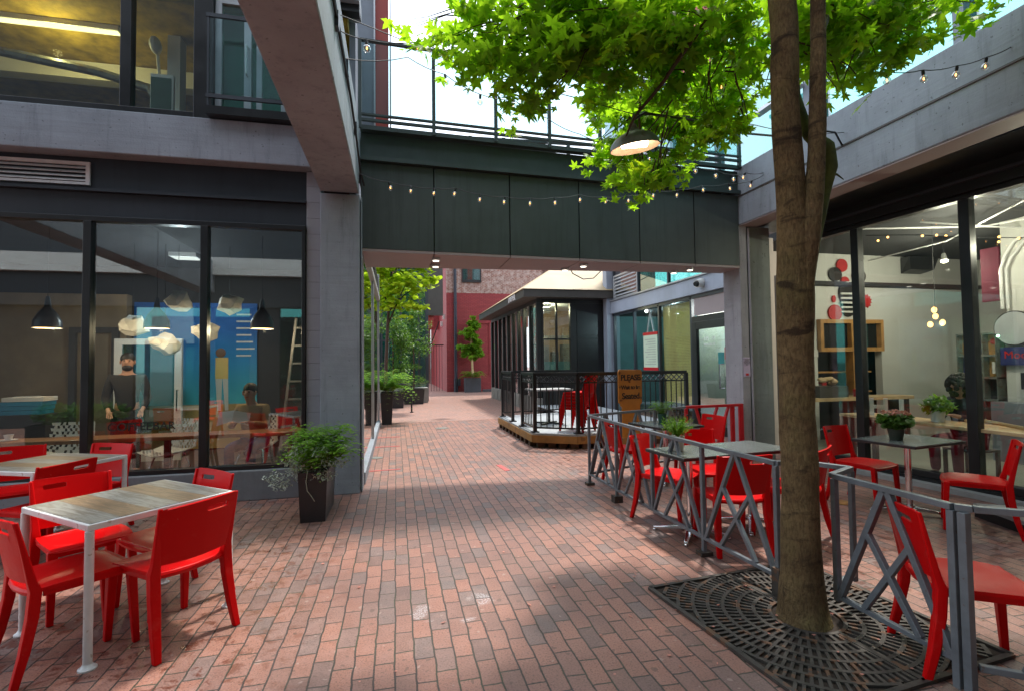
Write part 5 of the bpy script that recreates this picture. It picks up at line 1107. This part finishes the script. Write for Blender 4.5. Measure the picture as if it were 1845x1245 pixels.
for (x, lab) in ((-4.5,'at the left edge of the photo'),(-3.22,'in the middle window'),(-1.88,'in the right window by the ladder')):
    t = thing('pendant_lamp', 'black pendant lamp with a warm rim of light '+lab, 'lamp', (x,7.85,2.1), group='black pendant lamps over the counter')
    m = MB(); m.lathe([(.02,.42),(.03,.36),(.04,.28),(.10,.2),(.15,.1),(.155,0)], (x,7.85,2.11), 20); m.build('shade', 'lampshade_black', t, smooth=True)
    m = MB(); m.cyl((x,7.85,2.115),(x,7.85,2.125),.145,n=18); m.build('bulb', 'pendant_glow', t); m = MB(); m.tube([(x,7.85,2.5),(x,7.85,3.45)], .005, 4); m.build('cord', 'cable', t)
    l_ = bpy.data.lights.new('bulb_light', 'POINT'); l_.energy = 16; l_.color = (1,.72,.45); l_.shadow_soft_size = .02; lo = bpy.data.objects.new('bulb_light', l_); COL.objects.link(lo); lo.parent = t; lo.location = (0,.1,-.02)
t = thing('counter', 'long wooden bar counter just inside the left cafe window', 'counter', (-3.5,7.1,0)); MB().box(-6,6.86,.70,-1.2,7.26,.745).build('countertop', 'counter_wood', t, bevel=.005)
for x in (-5.5,-4.2,-2.75,-1.4): MB().box(x-.03,7.0,.02,x+.03,7.06,.70).build('leg', 'black_frame', t)
def lattice_chair(label, x, y, rz):
    t = thing('cafe_chair', label, 'chair', (x,y,0), rz, 'white openwork chairs in the left cafe', world=False); rn = random.Random(int(x*10)); holes = {(i,j) for i in range(1,17) for j in range(1,21) if (i+((j//1)%2)*1)%2 and rn.random() < .82 and j != 10}
    m = MB()
    def Pf(i, j):
        u_ = -1+2*i/17; v = j/21; jx = .007*math.sin(i*7.1+j*3.3); w = .26*(1-.25*max(0,v-.5))
        if v < .5: return (u_*w+jx, .25-.9*v*.5/.5*.5, .44+.05*u_*u_-.01)
        q_ = (v-.5)*2; return (u_*w+jx, .025-.17-.09*q_-.02*(1-u_*u_), .45+.05*(1-q_)*u_*u_+.42*q_)
    m.shell(Pf, 17, 21, .012, holes); m.build('seat', 'plastic_white', t)
    for s in (-1,1):
        for f_ in (-1,1): m = MB(); m.cyl((.14*s,.08*f_,.44),(.23*s,.22*f_,0),.012,n=7); m.build('leg', 'chrome', t)
    return t
lattice_chair('white openwork chair in the middle pane of the left cafe window', -2.95, 7.62, R(150)); lattice_chair('white openwork chair behind the far plank table, seen through the glass', -4.15, 7.6, R(185))
t = thing('coffee_cup', 'white coffee cup on a saucer on the counter at the left edge', 'cup', (-4.4,7.05,.747)); m = MB(); m.lathe([(.001,.0),(.075,.002),(.085,.012),(.001,.008)], (-4.4,7.05,.747), 18); m.build('saucer', 'white_paint', t, smooth=True); m = MB(); m.lathe([(.001,.012),(.03,.012),(.046,.07),(.042,.07),(.028,.018)], (-4.4,7.05,.747), 18); m.build('cup', 'white_paint', t, smooth=True)
t = thing('ladder', 'aluminium step ladder leaning in the dark corner of the left cafe', 'ladder', (-1.5,8.2,0))
m = MB(); m.bar((-1.72,8.1,.02),(-1.5,8.3,2.3),.035,.05); m.bar((-1.22,8.1,.02),(-1.3,8.3,2.3),.035,.05); m.build('rails', 'ladder_alu', t)
for k in range(8): f_ = (k+.5)/8.3; MB().box(-1.72+.22*f_,8.1+.2*f_-.03,.25+k*.27,-1.22-.08*f_,8.1+.2*f_+.05,.275+k*.27).build('step', 'ladder_alu', t)
t = thing('book_stack', 'stack of blue boxes on a shelf at the left edge behind the glass', 'boxes', (-5.2,8.4,0)); B('shelf', 'dark_interior', t, [(-5.7,8.2,.02,-4.7,8.7,.95)])
for k in range(4): MB().box(-5.3+k*.02,8.25,.952+k*.06,-4.8+k*.015,8.55,1.008+k*.06).build('box', 'book_blue' if k < 3 else 'paper_white', t)
t = thing('window_lettering', 'dark coffee bar lettering low on the middle pane of the left window', 'lettering', (-2.85,6.605,.9)); text('lettering', 'COFFEEBAR', .13, 'lettering_black', t, (-2.85,6.606,.86), (1,0,0), (0,0,1), .001)
t = thing('back_doorway', 'pale doorway and shelves in the tan rear room of the left cafe', 'doorway', (-4.9,10.3,0)); B('frame', 'fascia_brown', t, [(-5.6,10.33,.02,-5.5,10.395,2.3),(-4.95,10.33,.02,-4.85,10.395,2.3),(-5.5,10.33,2.2,-4.95,10.395,2.3)]); B('shelf_items', ['paper_white'], t, [(-6.3,10.2,1.0,-6.0,10.35,1.12),(-5.95,10.2,1.0,-5.8,10.35,1.08)])
t = thing('ceiling_lamp', 'square white ceiling lamp added to brighten the mural of the left cafe', 'lamp', (-3.4,9.3,3.4)); MB().box(-3.6,9.15,3.38,-3.2,9.45,3.449).build('housing', 'white_paint', t); MB().box(-3.57,9.18,3.37,-3.23,9.42,3.379).build('bulb', 'dim_glow', t)  # made-up fitting and light, added to brighten the dim mural
l_ = bpy.data.lights.new('bulb_light', 'POINT'); l_.energy = 20; l_.color = (.92,.97,1); l_.shadow_soft_size = .05; lo = bpy.data.objects.new('bulb_light', l_); COL.objects.link(lo); lo.parent = t; lo.location = (0,-.3,-.7)
# court side hedge mirrored in the glass
t = thing('hedge_planter', 'clipped green hedge in a long dark planter left of the court, mirrored in the glass', 'planter', (-5.5,2.9,0)); taper_box(-6.1,2.65,-4.7,3.1,.62,.01).build('box', 'planter_black', t); leaf_cloud([(-5.4,2.87,.78,.75,.26,.2),(-5.8,2.87,.8,.35,.26,.2),(-5.0,2.87,.8,.35,.26,.2)], 2600, .04, OVAL, 55).build('leaves', 'box_leaf', t)
copy_thing(t1, (-4.2,1.5,0), R(5), 'plank topped table with white legs behind the camera, mirrored in the glass')
copy_thing(c0, (-4.1,.75,.002), 0, 'red chair at the mirrored table with its back to the rear building', G1); copy_thing(c0, (-4.2,2.25,.002), R(180), 'red chair at the mirrored table facing the rear building', G1)
t = thing('reflected_door_stand_in', 'white framed glass door added indoors in place of a door mirrored in the left cafe window', 'door', (-4.2,9.6,0))  # solid door added indoors to imitate a door reflected in the glass
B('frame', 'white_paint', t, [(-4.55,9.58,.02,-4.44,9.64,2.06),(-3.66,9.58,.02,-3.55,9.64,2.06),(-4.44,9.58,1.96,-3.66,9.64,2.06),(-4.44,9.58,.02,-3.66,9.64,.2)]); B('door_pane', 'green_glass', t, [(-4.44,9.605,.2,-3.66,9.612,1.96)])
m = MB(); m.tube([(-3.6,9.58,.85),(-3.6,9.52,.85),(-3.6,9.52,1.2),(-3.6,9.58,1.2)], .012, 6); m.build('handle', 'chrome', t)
# upper left room
t = thing('ceiling_lamp', 'yellow strip lamp on the rough ceiling of the upper left room', 'lamp', (-4.2,7.4,6.0)); MB().box(-4.9,7.35,5.95,-3.5,7.47,6.015).build('housing', 'white_paint', t); MB().box(-4.88,7.37,5.935,-3.52,7.45,5.949).build('tube', 'tube_glow', t)
l_ = bpy.data.lights.new('tube_light', 'POINT'); l_.energy = 15; l_.color = (1,.78,.3); l_.shadow_soft_size = .05; lo = bpy.data.objects.new('tube_light', l_); COL.objects.link(lo); lo.parent = t; lo.location = (0,0,-.4)
t = thing('computer', 'white computer standing in the upper left window', 'computer', (-2.85,7,4.5)); MB().box(-2.98,7.0,4.6,-2.72,7.06,5.25).build('case', 'plastic_white', t, bevel=.01); MB().box(-2.97,6.994,4.7,-2.74,6.999,5.2).build('screen', 'green_pot', t); MB().box(-3.05,6.9,4.455,-2.6,7.3,4.599).build('stand', 'dark_interior', t)
t = thing('desk_lamp', 'round white lamp head behind the upper left window', 'lamp', (-3.1,7.5,5.5)); m = MB(); m.sph((-3.05,7.3,5.78),.11,sc=(.6,1,1)); m.build('lamp_head', 'plastic_white', t, smooth=True); m = MB(); m.tube([(-3.05,7.36,5.7),(-3.1,7.6,5.2),(-3.1,7.6,4.45)], .02, 6); m.build('arm', 'plastic_white', t)
t = thing('ceiling_pipe', 'grey pipe under the rough ceiling of the upper left room', 'pipe', (-3.9,7.4,5.5)); m = MB(); m.tube([(-5.2,7.2,5.5),(-3.8,7.5,5.45),(-3.25,7.6,5.35),(-3.15,7.6,5.2)], .06, 8); tag(m.build('pipe', 'galvanised', t, smooth=True))
# ================================================================= RIGHT CAFE INTERIOR
def rlight(x, y, z, e, c=(1,.86,.68), par=None):
    l_ = bpy.data.lights.new('bulb_light', 'POINT'); l_.energy = e; l_.color = c; l_.shadow_soft_size = .03; lo = bpy.data.objects.new('bulb_light', l_); COL.objects.link(lo); lo.parent = par; lo.location = (x,y,z)
for (x, y, z, lab) in ((8.0,5.5,3.42,'near the front window'),(9.2,6.7,3.35,'by the white back wall'),(7.6,4.3,3.3,'beyond the right window edge')):
    t = thing('spot_lamp', 'small ceiling spot lamp in the right cafe, '+lab, 'lamp', (x,y,z), group='ceiling spot lamps in the right cafe')
    m = MB(); m.cyl((x,y,z),(x-.06,y-.05,z-.13),.03,.05,n=12); m.build('housing', 'plastic_white', t, smooth=True); m = MB(); m.cyl((x-.061,y-.051,z-.132),(x-.064,y-.054,z-.138),.042,n=12); m.build('bulb', 'lamp_glow', t)
    m = MB(); m.tube([(x,y,z),(x,y,3.66)], .01, 5); m.build('stem', 'cable', t); rlight(-.12,-.12,-.3,38,par=t)
t = thing('string_light', 'small warm bulb string under the dark ceiling inside the right cafe', 'string lights', (8,5.2,3.3)); m = MB(); ps = [(7.0,6.2,3.45),(7.4,5.7,3.35),(7.7,5.4,3.25),(8.0,5.15,3.2),(8.4,4.9,3.15),(8.8,4.7,3.2)]; m.tube(ps, .006, 4); m.build('wire', 'cable', t)
rn = random.Random(8)
for k in range(16): f_ = rn.uniform(0,4.99); i = int(f_); p = Vector(ps[i]).lerp(Vector(ps[i+1]), f_-i)+Vector((rn.uniform(-.2,.2),rn.uniform(-.2,.2),-.04)); m = MB(); m.sph(p, .016, 6, 5); m.build('bulb', 'bulb_glow', t)
t = thing('ceiling_conduit', 'white pipes and conduit under the dark ceiling of the right cafe', 'pipe', (8,6,3.5)); m = MB(); m.tube([(6.6,6.3,3.55),(8.5,5.6,3.5),(12,5.2,3.5)], .013, 6); m.tube([(7.2,4.2,3.45),(9,6.5,3.52),(9.2,8.1,3.52)], .012, 6); m.tube([(6.9,5.3,3.4),(7.6,5.0,3.3),(8.6,4.4,3.45)], .011, 6); tag(m.build('pipework', 'white_paint', t, smooth=True))
wa = thing('wall_art', 'red and black collage of caps, stripes and discs on the white cafe wall', 'wall art', (8.7,8.15,3))
def disc(nm, x, z, r, mat, sx=1, n=18, star=0):
    m = MB(); vs = [(x+sx*(r if not star or k%2 else r*star)*math.cos(2*math.pi*k/n), 8.16, z+(r if not star or k%2 else r*star)*math.sin(2*math.pi*k/n)) for k in range(n)]; m.add(vs+[(a,8.19,c) for a,b,c in vs], [tuple(range(n)), tuple(range(n,2*n))[::-1]]+[(i,n+i,n+(i+1)%n,(i+1)%n) for i in range(n)]); return m.build(nm, mat, wa)
disc('body_disc','8.72' and 8.72,2.86,.26,'lettering_black',.75); disc('lower_disc',8.74,2.6,.2,'lettering_black',.85)
for k in range(5): MB().box(8.55,8.14,2.48+k*.09,8.93,8.158,2.515+k*.09).build('stripe', 'paper_white', wa)
disc('red_ball',8.62,3.42,.13,'lettering_red'); disc('red_ball',8.68,3.1,.1,'lettering_red'); disc('black_cap',8.45,3.24,.14,'lettering_black',1.1); disc('black_cap',9.02,3.22,.15,'lettering_black',1.1); disc('red_oval',8.42,2.48,.16,'lettering_red'); disc('red_star',9.18,2.72,.14,'lettering_red',1,24,.7); disc('red_glove',9.02,2.98,.07,'lettering_red'); disc('red_glove',8.4,2.75,.07,'lettering_red',.6)
t = thing('wall_speaker', 'black loudspeaker fixed high on the white cafe wall', 'speaker', (10.35,8.1,3.4)); MB().add([(10.05,7.95,3.35),(10.65,7.95,3.35),(10.6,8.19,3.3),(10.1,8.19,3.3),(9.98,7.9,3.6),(10.72,7.9,3.6),(10.6,8.19,3.62),(10.1,8.19,3.62)],[(0,3,2,1),(4,5,6,7),(0,1,5,4),(1,2,6,5),(2,3,7,6),(3,0,4,7)]).build('cabinet', 'black_frame', t)
t = thing('serving_hatch', 'wood framed serving hatch in the white back wall with dark shelves below', 'hatch', (8.8,8.2,1.6))
B('frame', 'orange_wood', t, [(8.02,8.12,1.72,9.53,8.34,1.8),(8.02,8.12,2.27,9.53,8.34,2.345),(8.02,8.12,1.801,8.09,8.34,2.269),(8.74,8.12,1.801,8.82,8.34,2.269),(9.46,8.12,1.801,9.53,8.34,2.269),(8.78,8.14,.02,8.86,8.32,1.719)]); B('hatch_glass', 'black_frame', t, [(8.09,8.22,1.8,8.74,8.24,2.27),(8.82,8.22,1.8,9.46,8.24,2.27)])
for z in (.9,1.3): MB().box(8.0,8.4,z,9.5,8.75,z+.03).build('shelf', 'orange_wood', t)
rn = random.Random(12)
for k in range(12): x = 8.9+k*.048; m = MB(); m.lathe([(.001,0),(.016,0),(.016,.1),(.007,.13),(.007,.17),(.001,.17)], (x,8.45,.932), 8); m.build('bottle', rn.choice(['green_pot','paper_white','orange_wood','jeans_blue']), t)
for k in range(5): MB().box(8.1+k*.12,8.45,.932,8.2+k*.12,8.6,1.05+.03*(k%3)).build('jar', rn.choice(['lettering_red','black_frame','fascia_brown']), t)
t = thing('wall_notice', 'small white notice left of the serving hatch', 'notice', (7.95,8.18,1.7)); MB().box(7.8,8.18,1.62,8.0,8.195,1.76).build('card', 'paper_white', t)
t = thing('cafe_counter', 'pale wood counter with crates of bread in the right cafe', 'counter', (7.7,7.6,0)); MB().box(6.9,7.3,.84,9.2,7.75,.9).build('countertop', 'pale_wood', t, bevel=.005)
for x in (7.0,8.0,9.1): MB().box(x-.04,7.35,.02,x+.04,7.7,.84).build('leg', 'fascia_brown', t)
t = thing('bread_crate', 'wooden crate heaped with bread on the pale counter', 'crate', (7.5,7.5,.9)); B('crate', 'fascia_brown', t, [(7.2,7.35,.902,7.8,7.7,1.1)]); m = MB()
for k in range(9): m.sph((7.25+k*.06+rn.uniform(-.03,.03),7.5+rn.uniform(-.1,.1),1.14+rn.uniform(0,.09)), .06, 7, 5, (1.3,.8,.7))
m.build('bread', 'pale_wood', t, smooth=True)
t = thing('red_tub', 'small red tub on the pale counter', 'tub', (8.1,7.45,.9)); m = MB(); m.lathe([(.001,0),(.06,0),(.075,.13),(.001,.125)], (8.1,7.45,.902), 14); m.build('tub', 'lettering_red', t, smooth=True)
for (s_, x, y) in (('H',6.78,5.9),('I',6.80,5.58)):
    t = thing('standing_letter', 'big white letter %s standing on the window table' % s_, 'letter', (x,y,.76), group='white letters spelling HI'); text('letter_body', s_, .34, 'white_paint', t, (x,y,.768), (.7,-.71,0), (0,0,1), .025, bold=.008)
t = thing('cafe_table', 'pale plank table behind the window where the woman sits', 'table', (6.75,5,0)); m = MB(); m.bar((6.78,6.3,.74),(6.72,3.3,.74),.55,.04); m.build('tabletop', 'pale_wood', t, bevel=.006)
for (x,y) in ((6.58,6.15),(6.98,6.15),(6.52,3.5),(6.92,3.5)): MB().box(x-.03,y-.03,.02,x+.03,y+.03,.718).build('leg', 'fascia_brown', t)
t = thing('bench_plank', 'curved pale plank lying on the window table', 'plank', (6.8,4.5,.8)); m = MB(); m.tube([(6.9,4.85,.79),(6.85,4.6,.815),(6.75,4.3,.80),(6.7,4.1,.785)], .022, 6); m.build('plank', 'pale_wood', t)
pl_ = leaf_cloud([(6.72,5.05,.98,.18,.17,.13)], 170, .06, OVAL, 61, tiltr=(.1,.9)); table_plant('leafy herb in a glass pot on the window table', 6.72, 5.05, .762, .085, .14, 'plastic_white', pl_, 'bright_leaf')
sh = thing('shelf_unit', 'green framed cubby shelf with painted panels on the right cafe wall', 'shelf', (9,6.2,0)); m = MB()
A_, B_ = Vector((9.0,6.42,0)), Vector((9.0,5.86,0)); 
def shb(a, b, z0, z1, mat, nm, d=0, th=.02):
    q0 = A_.lerp(B_, a); q1 = A_.lerp(B_, b); MB().box(q0.x+d,q1.y,z0,q0.x+d+th,q0.y,z1).build(nm, mat, sh)
for k in range(4): shb(k/3-.02 if k else 0, k/3+.02 if k < 3 else 1, .55, 1.95, 'green_pot' if False else 'galvanised', 'upright', 0, .22)
for k in range(5): shb(0, 1, .55+k*.345, .575+k*.345, 'galvanised', 'shelf_board', -.004, .22)
cc_ = ['orange_wood','jeans_blue','orange_wood','jeans_blue','pallet_wood','orange_wood','orange_wood','green_pot','dark_interior','orange_wood','dark_interior','pallet_wood']
for r_ in range(4):
    for k in range(3): shb((k+.06)/3, (k+.94)/3, .58+(3-r_)*.345, .89+(3-r_)*.345, cc_[r_*3+k], 'back_panel', .12, .02)
for k in range(3): shb((k+.35)/3+.05, (k+.55)/3+.05, 1.32, 1.5, 'paper_white', 'sock', .05, .02)
m = MB(); m.sph((9.1,5.95,1.82), .05, sc=(.3,1,1)); m.build('red_flower', 'lettering_red', sh)
t = thing('wall_mirror', 'round mirror with a thin black rim at the right edge of the cafe', 'mirror', (9,5.6,2)); m = MB(); m.cyl((9.0,5.62,2.0),(9.03,5.62,2.0),.26,n=28); m.build('rim', 'black_frame', t, smooth=True); m = MB(); m.cyl((8.99,5.62,2.0),(8.999,5.62,2.0),.245,n=28); m.build('glass', 'metal_panel', t)
B('service_wall', 'white_wall', rb, [(9.1,3.2,.02,9.25,5.8,3.65)]); m = MB(); m.tube([(9.0,5.75,2.3),(9.0,5.75,2.9),(9.02,5.7,3.1),(9.05,5.6,3.3),(9.05,5.2,3.45)], .022, 6); m.tube([(9.0,5.68,2.3),(9.0,5.68,2.9),(9.02,5.63,3.05),(9.05,5.5,3.25),(9.05,5.1,3.4)], .022, 6); m.build('wall_conduit', 'white_paint', rb, smooth=True)
t = thing('red_banner', 'dark red hanging panel beside the white pipes in the right cafe', 'banner', (9.3,6.1,3)); MB().box(9.2,5.9,2.45,9.24,6.15,3.3).build('banner', 'apron_maroon', t)
t = thing('poster_stand', 'purple poster board with red lettering at the right cafe wall', 'poster', (9,5.4,1.4)); MB().box(9.02,5.1,1.45,9.06,5.82,1.72).build('board', 'jeans_blue', t); text('lettering', 'Modo', .16, 'lettering_red', t, (9.015,5.58,1.55), (0,-1,0), (0,0,1), .002)
MB().box(8.9,5.0,1.1,9.06,5.5,1.34).build('coffee_machine', 'black_frame', t); MB().box(8.8,4.9,.02,9.08,5.83,.9).build('cabinet', 'grey_column', t)
cl_ = thing('cluster_lamp', 'small cluster of glowing orange filament bulbs in the right cafe', 'lamp', (8,5.98,2.2))
for dx, dy, dz in ((0,0,0),(.05,-.06,-.1),(-.04,.05,-.12),(.02,.03,.1)): m = MB(); m.sph((8+dx,5.98+dy,2.2+dz), .035, 8, 6, (1,1,1.3)); m.build('bulb', 'bulb_glow', cl_, smooth=True)
m = MB(); m.tube([(8,5.98,2.28),(8,5.98,3.66)], .005, 4); m.build('cord', 'cable', cl_)
pts4 = [(5.62,3.92),(5.93,3.7),(5.9,3.1),(5.3,3.1)]
t = thing('door_ramp', 'grey board ramp with a black edge at the foot of the right window', 'ramp', (5.6,3.5,0)); MB().prism(pts4[::-1], .085, .12).build('board', 'stone_grey', t); MB().prism([(5.58,3.88),(5.9,3.66),(5.87,3.12),(5.33,3.12)][::-1], .0, .084).build('edge', 'black_frame', t)
# ================================================================= PEOPLE
def skinned(name, mat, parent, verts, edges, radii, root=0, sub=2, origin=None):
    me = bpy.data.meshes.new(name); inv = INV.get(parent.name) if parent is not None else None
    vs = [Vector(v) for v in verts]
    me.from_pydata([tuple(v) for v in vs], edges, []); me.materials.append(M(mat)); o = bpy.data.objects.new(name, me); COL.objects.link(o)
    if parent is not None: o.parent = parent
    md = o.modifiers.new('skin', 'SKIN'); md.use_smooth_shade = True
    if not me.skin_vertices: me.attributes
    for i, r_ in enumerate(radii): sv = me.skin_vertices[0].data[i]; sv.radius = (r_, r_) if not isinstance(r_, tuple) else r_; sv.use_root = (i == root)
    s_ = o.modifiers.new('subd', 'SUBSURF'); s_.levels = sub; s_.render_levels = sub; return o
def person(label, loc, rz, pose, skin, top, bottom, hair, curly=False, beard=False):
    """pose: dict of joint -> local position; the person faces local +y."""
    P = {k: Vector(v) for k, v in pose.items()}
    names = ['pelvis','belly','chest','neck','chin','head','crown']
    rad = {'pelvis':.125,'belly':.12,'chest':.135,'neck':.055,'chin':.065,'head':.088,'crown':.06,'sh':.06,'el':.042,'wr':.028,'hip':.085,'kn':.058,'an':.04,'toe':.035}
    V, E_, Rr = [], [], []
    def av(p, r_): V.append(tuple(p)); Rr.append(r_); return len(V)-1
    prev = None; idx = {}
    for n_ in names:
        i = av(P[n_], rad[n_]); idx[n_] = i
        if prev is not None: E_.append((prev, i))
        prev = i
    for s in ('l','r'):
        pi = idx['chest']
        for j, k in (('sh','sh'),('el','el'),('wr','wr')): i = av(P[j+s], rad[k]); E_.append((pi, i)); pi = i
        hd = (P['wr'+s]-P['el'+s]).normalized(); side = hd.cross(Vector((0,0,1))).normalized() if abs(hd.z) < .95 else Vector((1,0,0))
        palm = av(P['wr'+s]+hd*.055, .026); E_.append((pi, palm))
        for q_, ln in ((-.028,.055),(-.010,.07),(.010,.066),(.028,.052)):
            a_ = av(P['wr'+s]+hd*.09+side*q_, .0095); E_.append((palm, a_)); b_ = av(P['wr'+s]+hd*(.09+ln)+side*q_*1.1-Vector((0,0,.018)), .0075); E_.append((a_, b_))
        th_ = av(P['wr'+s]+hd*.06+side*.045*(1 if s == 'l' else -1), .010); E_.append((palm, th_))
        pi = idx['pelvis']
        for j, k in (('hip','hip'),('kn','kn'),('an','an'),('toe','toe')): i = av(P[j+s], rad[k]); E_.append((pi, i)); pi = i
    t = skinned('person', skin, None, V, E_, Rr); t.location = loc; t.rotation_euler = (0,0,rz); tag(t, label, 'person')
    V, E_, Rr = [], [], []; c0_ = [av(P['pelvis']+Vector((0,0,-.06)), .165), av(P['belly'], .142), av(P['chest'], .158), av(P['neck']-Vector((0,0,.03)), .075)]; E_ += [(0,1),(1,2),(2,3)]
    for s in ('l','r'):
        pi = 2
        for j, r_ in (('sh',.078),('el',.056),('wr',.042)): i = av(P[j+s].lerp(P['el'+s], .06 if j == 'wr' else 0), r_); E_.append((pi, i)); pi = i
    skinned('coat', top, t, V, E_, Rr)
    V, E_, Rr = [], [], []; av(P['pelvis'], .138)
    for s in ('l','r'):
        pi = 0
        for j, r_ in (('hip',.098),('kn',.072),('an',.056)): i = av(P[j+s], r_); E_.append((pi, i)); pi = i
    skinned('trousers', bottom, t, V, E_, Rr)
    h = P['head']; fw = (Vector((0,1,0))+Vector((0,0,pose.get('nod', 0) if not isinstance(pose.get('nod', 0), tuple) else 0)))
    m = MB(); rn2 = random.Random(5)
    if curly:
        for k in range(190):
            d = Vector((rn2.gauss(0,1),rn2.gauss(0,1)-.5,rn2.gauss(0,1)+.25)).normalized(); m.sph(h+Vector((0,-.02,.0))+Vector((d.x*.125,d.y*.12,d.z*.14)), .035, 6, 5)
        for k in range(120): m.sph(h+Vector((rn2.uniform(-.13,.13),-.08+rn2.uniform(-.05,.05),-.1-rn2.uniform(0,.16))), .035, 6, 5)
    else:
        m.sph(h+Vector((0,-.04,.05)), .098, 16, 10, (.95,1.0,.95))
    ho = m.build('hair', hair, None, smooth=True); ho.parent = t
    m = MB(); m.bar(h+Vector((0,.088,.02)), h+Vector((0,.112,-.02)), .022, .018); m.sph(h+Vector((.085,0,-.0)), .028, 7, 6, (.4,.8,1.2)); m.sph(h+Vector((-.085,0,-.0)), .028, 7, 6, (.4,.8,1.2)); no = m.build('nose_and_ears', skin, None, smooth=True); no.parent = t
    for sx in (-1,1): m = MB(); m.sph(h+Vector((.032*sx,.085,.022)), .011, 7, 5); e_ = m.build('eye', 'lettering_black', None); e_.parent = t
    m = MB(); m.bar(h+Vector((-.05,.087,.045)), h+Vector((-.015,.095,.046)), .006); m.bar(h+Vector((.05,.087,.045)), h+Vector((.015,.095,.046)), .006); e_ = m.build('eyebrows', hair, None); e_.parent = t
    if beard: m = MB(); m.sph(h+Vector((0,.03,-.085)), .066, 12, 8, (1,1,.75)); e_ = m.build('beard', hair, None, smooth=True); e_.parent = t
    else: m = MB(); m.bar(h+Vector((-.022,.083,-.052)), h+Vector((.022,.083,-.052)), .008); e_ = m.build('mouth', 'lettering_red', None); e_.parent = t
    return t
stand = dict(pelvis=(0,0,.95), belly=(0,.01,1.12), chest=(0,0,1.33), neck=(0,-.005,1.5), chin=(0,.01,1.575), head=(0,.015,1.66), crown=(0,.0,1.73), shl=(-.19,0,1.42), ell=(-.25,.03,1.13), wrl=(-.2,.2,.98), shr=(.19,0,1.42), elr=(.25,.03,1.13), wrr=(.2,.2,.98), hipl=(-.1,0,.88), knl=(-.11,.02,.49), anl=(-.12,-.01,.08), toel=(-.13,.13,.035), hipr=(.1,0,.88), knr=(.11,.02,.49), anr=(.12,-.01,.08), toer=(.13,.13,.035))
person('bearded man in a black coat standing inside the left cafe window', (-3.86,8.5,0), R(200), stand, 'skin_light', 'coat_black', 'coat_black', 'hair_black', beard=True)
sit = dict(pelvis=(0,0,.52), belly=(0,.02,.68), chest=(0,.06,.9), neck=(0,.1,1.07), chin=(0,.14,1.13), head=(0,.155,1.21), crown=(0,.14,1.28), shl=(-.18,.06,.99), ell=(-.24,.16,.76), wrl=(-.12,.36,.82), shr=(.18,.06,.99), elr=(.24,.16,.76), wrr=(.12,.36,.82), hipl=(-.1,.03,.5), knl=(-.14,.42,.5), anl=(-.14,.4,.08), toel=(-.14,.53,.035), hipr=(.1,.03,.5), knr=(.14,.42,.5), anr=(.14,.4,.08), toer=(.14,.53,.035))
person('woman with dark curly hair sitting at the plank table inside the right cafe', (7.38,5.15,0), R(90), sit, 'skin_light', 'coat_black', 'apron_maroon', 'hair_black', curly=True)
person('seated reader in an olive jacket and blue jeans at the left cafe window counter', (-1.95,7.75,0), R(170), sit, 'skin_light', 'jacket_olive', 'jeans_blue', 'hair_black')
t = thing('open_paper', 'pale open paper in front of the seated reader', 'paper', (-2.1,7.25,.8)); m = MB(); m.add([(-2.3,7.32,.80),(-2.1,7.28,.86),(-2.08,7.3,1.0),(-2.28,7.36,.98)],[(0,1,2,3)]); m.add([(-2.1,7.28,.86),(-1.92,7.34,.79),(-1.9,7.37,.95),(-2.08,7.3,1.0)],[(0,1,2,3)]); m.build('sheet', 'paper_white', t)
for (x, y, rz, lab) in ((-1.95,7.75,R(170),'white openwork chair under the seated reader'),): lattice_chair(lab, x, y, rz)
st_ = thing('stool', 'wooden chair under the curly haired woman', 'chair', (7.38,5.15,0)); MB().box(7.18,4.95,.35,7.6,5.35,.375).build('seat', 'fascia_brown', st_)
for (x,y) in ((7.2,4.97),(7.58,4.97),(7.2,5.33),(7.58,5.33)): MB().box(x-.018,y-.018,.02,x+.018,y+.018,.35).build('leg', 'fascia_brown', st_)

rn = random.Random(77); m = MB()
for k in range(150):
    if k < 90: x, y = rn.gauss(2.4,.75), rn.gauss(2.6,.8)
    else: x, y = rn.uniform(-2,4.5), rn.uniform(2.2,7.5)
    leaf(m, (x,y,.022 if abs(x-2.42) < .66 and abs(y-2.63) < .66 else .008), rn.uniform(.006,.022), MAPLE if k % 3 else OVAL, rn.uniform(0,6.28), rn.uniform(-.15,.15), 0, .1)
tag(m.build('fallen_leaves', 'petal'), kind='stuff')
